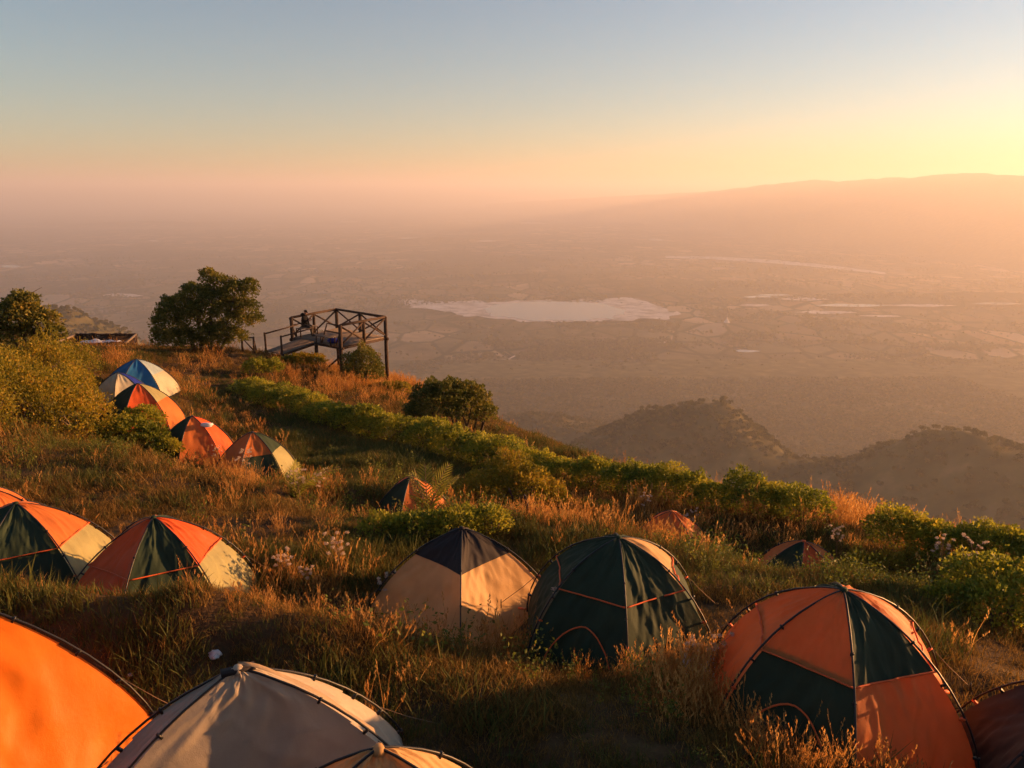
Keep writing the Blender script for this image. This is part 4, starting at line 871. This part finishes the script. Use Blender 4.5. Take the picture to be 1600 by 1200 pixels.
# ------------------------------------------------------------------ dried flower stalks, palms, stakes, litter
def flower_plant(px, py, h, label, seed, nb=6):
    g = random.Random(seed); b = gp(px, py); e = empty('dried_flower', tuple(b)); tag(e, label, 'dried flower', 'pale dried flower stalks')
    lx, ly = g.uniform(-.12, .12) * h, g.uniform(-.1, .1) * h
    mb = MB(); mb.tube([(0, 0, -.05), (lx * .3, ly * .3, h * .4), (lx, ly, h * .8), (lx * 1.3, ly * 1.3, h * .97)], [.006, .005, .004, .003], 5)
    heads = [(lx * 1.3, ly * 1.3, h)]
    for k in range(nb + 5):
        t = g.uniform(.5, .95); a = g.uniform(0, 6.28); q = (lx * t + .0, ly * t, h * t); o_ = h * g.uniform(.12, .26); tip = (q[0] + o_ * math.cos(a), q[1] + o_ * math.sin(a), q[2] + o_ * g.uniform(.5, 1.1)); mb.tube([q, ((q[0] + tip[0]) / 2, (q[1] + tip[1]) / 2, (q[2] + tip[2]) / 2 - .01), tip], [.004, .003, .002], 4); heads.append(tip)
    mb.build('stem', M['stem'], e)
    gg = np.random.default_rng(seed)
    for tip in heads:
        nl = 80; d = gg.normal(size=(nl, 3)); d /= np.linalg.norm(d, axis=1, keepdims=True); C = np.array(tip) + d * np.array([.034, .034, .022]) * gg.uniform(.3, 1, (nl, 1)) * (0.7 + h * .5)
        V, F = leaves_np(C, d, 0.015, gg, .7); me = mesh_np('flower_head', V, F); var_attr(me, np.tile(gg.uniform(0, 1, nl), 2)); link('flower_head', me, M['fluff'], e)
for i, (px, py, h, lb, nb) in enumerate([
    (232, 912, .62, 'pale dried flower stalk in front of the red orange tent', 6), (268, 908, .50, 'bushy dried flower stalk right of another before the red orange tent', 8), (438, 925, .55, 'tall dried flower stalk on bank right of the red orange tent', 6),
    (535, 915, .75, 'leaning dried flower stalk between red orange tent and beige tent', 9), (602, 960, .55, 'thin dried flower stalk left of the beige tent', 4), (480, 925, .35, 'short dried flower stalk on the bank left of the leaning one', 4),
    (900, 1035, .85, 'big dried flower stalk before the dark green tent', 9), (1075, 1065, .45, 'dried flower stalk at lower right of the dark green tent', 5), (1118, 1065, .5, 'dried flower stalk left of the big orange tent', 5),
    (1008, 815, .7, 'dried flower stalk beside the half hidden tent peak', 6), (1075, 840, .7, 'dried flower stalk right of the half hidden tent peak', 6), (1306, 880, .7, 'dried flower stalk right of the sunken tent top', 8),
    (1468, 905, .75, 'left one of two dried flower stalks near right edge', 7), (1518, 912, .8, 'right one of two dried flower stalks near right edge', 8), (1255, 1120, .4, 'thin dried flower stalk on the orange tent door side', 3),
    (470, 790, .8, 'dried flower clump below the olive sided tent', 10), (500, 792, .75, 'dried flower clump right of another below the olive sided tent', 10), (385, 765, .9, 'dried flower stalk in front of the olive sided tent', 9),
    (1180, 1105, .35, 'short dried flower stalk by the white plastic sheet', 4), (340, 730, .6, 'dried flower stalk in front of the all orange path tent', 8)]):
    flower_plant(px, py, h, lb, 900 + i, nb)
def palm(px, py, h, nf, label, seed, lean=0.0, up_=1.0):
    g = random.Random(seed); b = gp(px, py); e = empty('palm_sapling', tuple(b)); tag(e, label, 'palm')
    for k in range(nf):
        a = 6.28 * k / nf + g.uniform(-.3, .3); L = h * g.uniform(.75, 1.1); out_ = g.uniform(.15, .6) / up_; pts = []
        for j in range(9):
            t = j / 8; pts.append(Vector((math.cos(a) * L * out_ * t ** 1.3 + lean * t * t, math.sin(a) * L * out_ * t ** 1.3, L * (t - .28 * t * t * out_ * 2))))
        V = []; F = []; 
        for j in range(1, 9):
            for s in (1, -1):
                for q_ in (0, .5):
                    p0 = pts[j - 1].lerp(pts[j], q_); d = (pts[j] - pts[j - 1]).normalized(); sd = d.cross(Vector((math.cos(a), math.sin(a), .2))).normalized() * s; ll = L * .30 * math.sin(math.pi * (.12 + .80 * (j + q_) / 9)); tip = p0 + (sd * .75 + d * .65).normalized() * ll + Vector((0, 0, -.06 * ll)); w_ = d * .012
                    i0 = len(V); V += [tuple(p0 - w_), tuple(p0 + w_), tuple((p0 + tip) / 2 + w_ * 1.6), tuple(tip), tuple((p0 + tip) / 2 - w_ * 1.2)]; F += [(i0, i0 + 1, i0 + 2), (i0, i0 + 2, i0 + 4), (i0 + 4, i0 + 2, i0 + 3)]
        me = mesh_np('frond', np.array(V), np.array(F)); var_attr(me, [g.uniform(0, 1) for _ in F]); fr = link('frond', me, M['palm'], e)
        mb = MB(); mb.tube(pts, [.012 * (1 - .8 * j / 8) + .002 for j in range(9)], 5); mb.build('midrib', M['stem'], fr)
palm(668, 812, 1.25, 7, 'little sunlit palm in front of the small orange and black tent', 5)
palm(463, 778, 1.05, 6, 'feathery plant with arching fronds right of the olive sided tent', 6, .35, .6)
for i, (px, py, a, L, lb) in enumerate([(812, 810, -.35, .75, 'dark broken stake leaning left before the bushy shrub'), (828, 812, -.2, .5, 'shorter broken stake leaning beside the dark stake'), (838, 808, .45, .45, 'broken stake leaning right before the bushy shrub')]):
    b = gp(px, py); e = empty('wooden_stake', tuple(b)); tag(e, lb, 'stake')
    mb = MB(); mb.tube([(0, 0, -.1), (math.sin(a) * L * .5, .02, L * .5), (math.sin(a) * L, 0, L)], [.035, .032, .028], 7); mb.build('shaft', M['wood'], e)
    mb = MB(); mb.tube([(math.sin(a) * L, 0, L - .005), (math.sin(a) * L * 1.07, .01, L * 1.06)], [.022, .006], 5); mb.build('split_tip', M['plank'], e)
def litter(name, px, py, sx, sy, sz, label, cat, seed, mat='white'):
    b = gp(px, py); bm = bmesh.new(); bmesh.ops.create_icosphere(bm, subdivisions=3, radius=1); g = np.random.default_rng(seed)
    for v in bm.verts:
        k = 1 + .3 * float(vnoise(v.co.x * 2.3 + seed, v.co.y * 2.3 + v.co.z * 1.7, seed)) + .12 * float(vnoise(v.co.x * 6, v.co.y * 6 + v.co.z * 5, seed)); v.co = Vector((v.co.x * sx * k, v.co.y * sy * k, max(v.co.z, -.3) * sz * k + sz * .3))
    me = bpy.data.meshes.new(name); bm.to_mesh(me); bm.free(); o = link(name, me, M[mat], None, True); o.location = (b[0], b[1], b[2] + .05); tag(o, label, cat)
litter('plastic_bag', 338, 1040, .065, .05, .045, 'crumpled white plastic bag on the dark ground above the cream tent', 'bag', 1)
litter('plastic_scrap', 205, 1068, .025, .02, .02, 'tiny white scrap right of the bright orange tent', 'litter', 2)
litter('plastic_scrap', 560, 1118, .022, .02, .02, 'tiny white scrap on the ground right of the cream tent', 'litter', 3)
litter('plastic_sheet', 1105, 1062, .26, .22, .12, 'crumpled white plastic sheet at the left foot of the big orange tent', 'plastic sheet', 4)
e_t = T[10]; sh_p = Vector(T[10]['base']) + Vector((.55, -.25, 0)); bm = bmesh.new(); bmesh.ops.create_icosphere(bm, subdivisions=2, radius=1)
for v in bm.verts: v.co = Vector((v.co.x * .2, v.co.y * .13, v.co.z * .07)) * (1 + .35 * math.sin(v.co.x * 7 + v.co.y * 9))
me = bpy.data.meshes.new('rag'); bm.to_mesh(me); bm.free(); o = link('rag', me, M['white'], None, True); o.location = (sh_p.x, sh_p.y, T[10]['base'][2] + T[10]['h'] * .86); tag(o, 'pale rag lying on the shoulder of the all orange path tent', 'rag')
# far pagoda
q = on_plain(1135, 512); zz = float(Hplain(np.array([q[0]]), np.array([q[1]]))[0]); e = empty('pagoda', (q[0], q[1], zz)); tag(e, 'tiny white pagoda spire on a knoll far down on the plain', 'pagoda')
M['stucco'] = plain('white_stucco', (0.75, 0.68, 0.6), 0.7)
mb = MB(); mb.box((0, 0, 3), (26, 26, 6)); mb.box((0, 0, 8), (19, 19, 4)); mb.build('base', M['stucco'], e)
mb = MB(); mb.tube([(0, 0, 10), (0, 0, 15), (0, 0, 20), (0, 0, 25), (0, 0, 34), (0, 0, 44)], [9, 8.2, 5, 2.6, 1.3, .3], 12); mb.build('spire', M['stucco'], e)

# ------------------------------------------------------------------ haze: one closed box of even pale air
m, nt, out = mat_new('haze_air'); pv = N(nt, 'ShaderNodeVolumePrincipled'); pv.inputs['Color'].default_value = (0.96, 0.94, 0.98, 1); pv.inputs['Density'].default_value = 1.1e-4; pv.inputs['Anisotropy'].default_value = 0.3
nt.links.new(pv.outputs[0], out.inputs['Volume'])
mb = MB(); mb.box((0, FAR / 2 - 6000, (ZP - 40 + 340) / 2), (2 * FAR + 400, FAR + 12400, 340 - (ZP - 40))); hzb = mb.build('haze', m); tag(hzb, kind='stuff', label='pale haze filling the air over the valley')
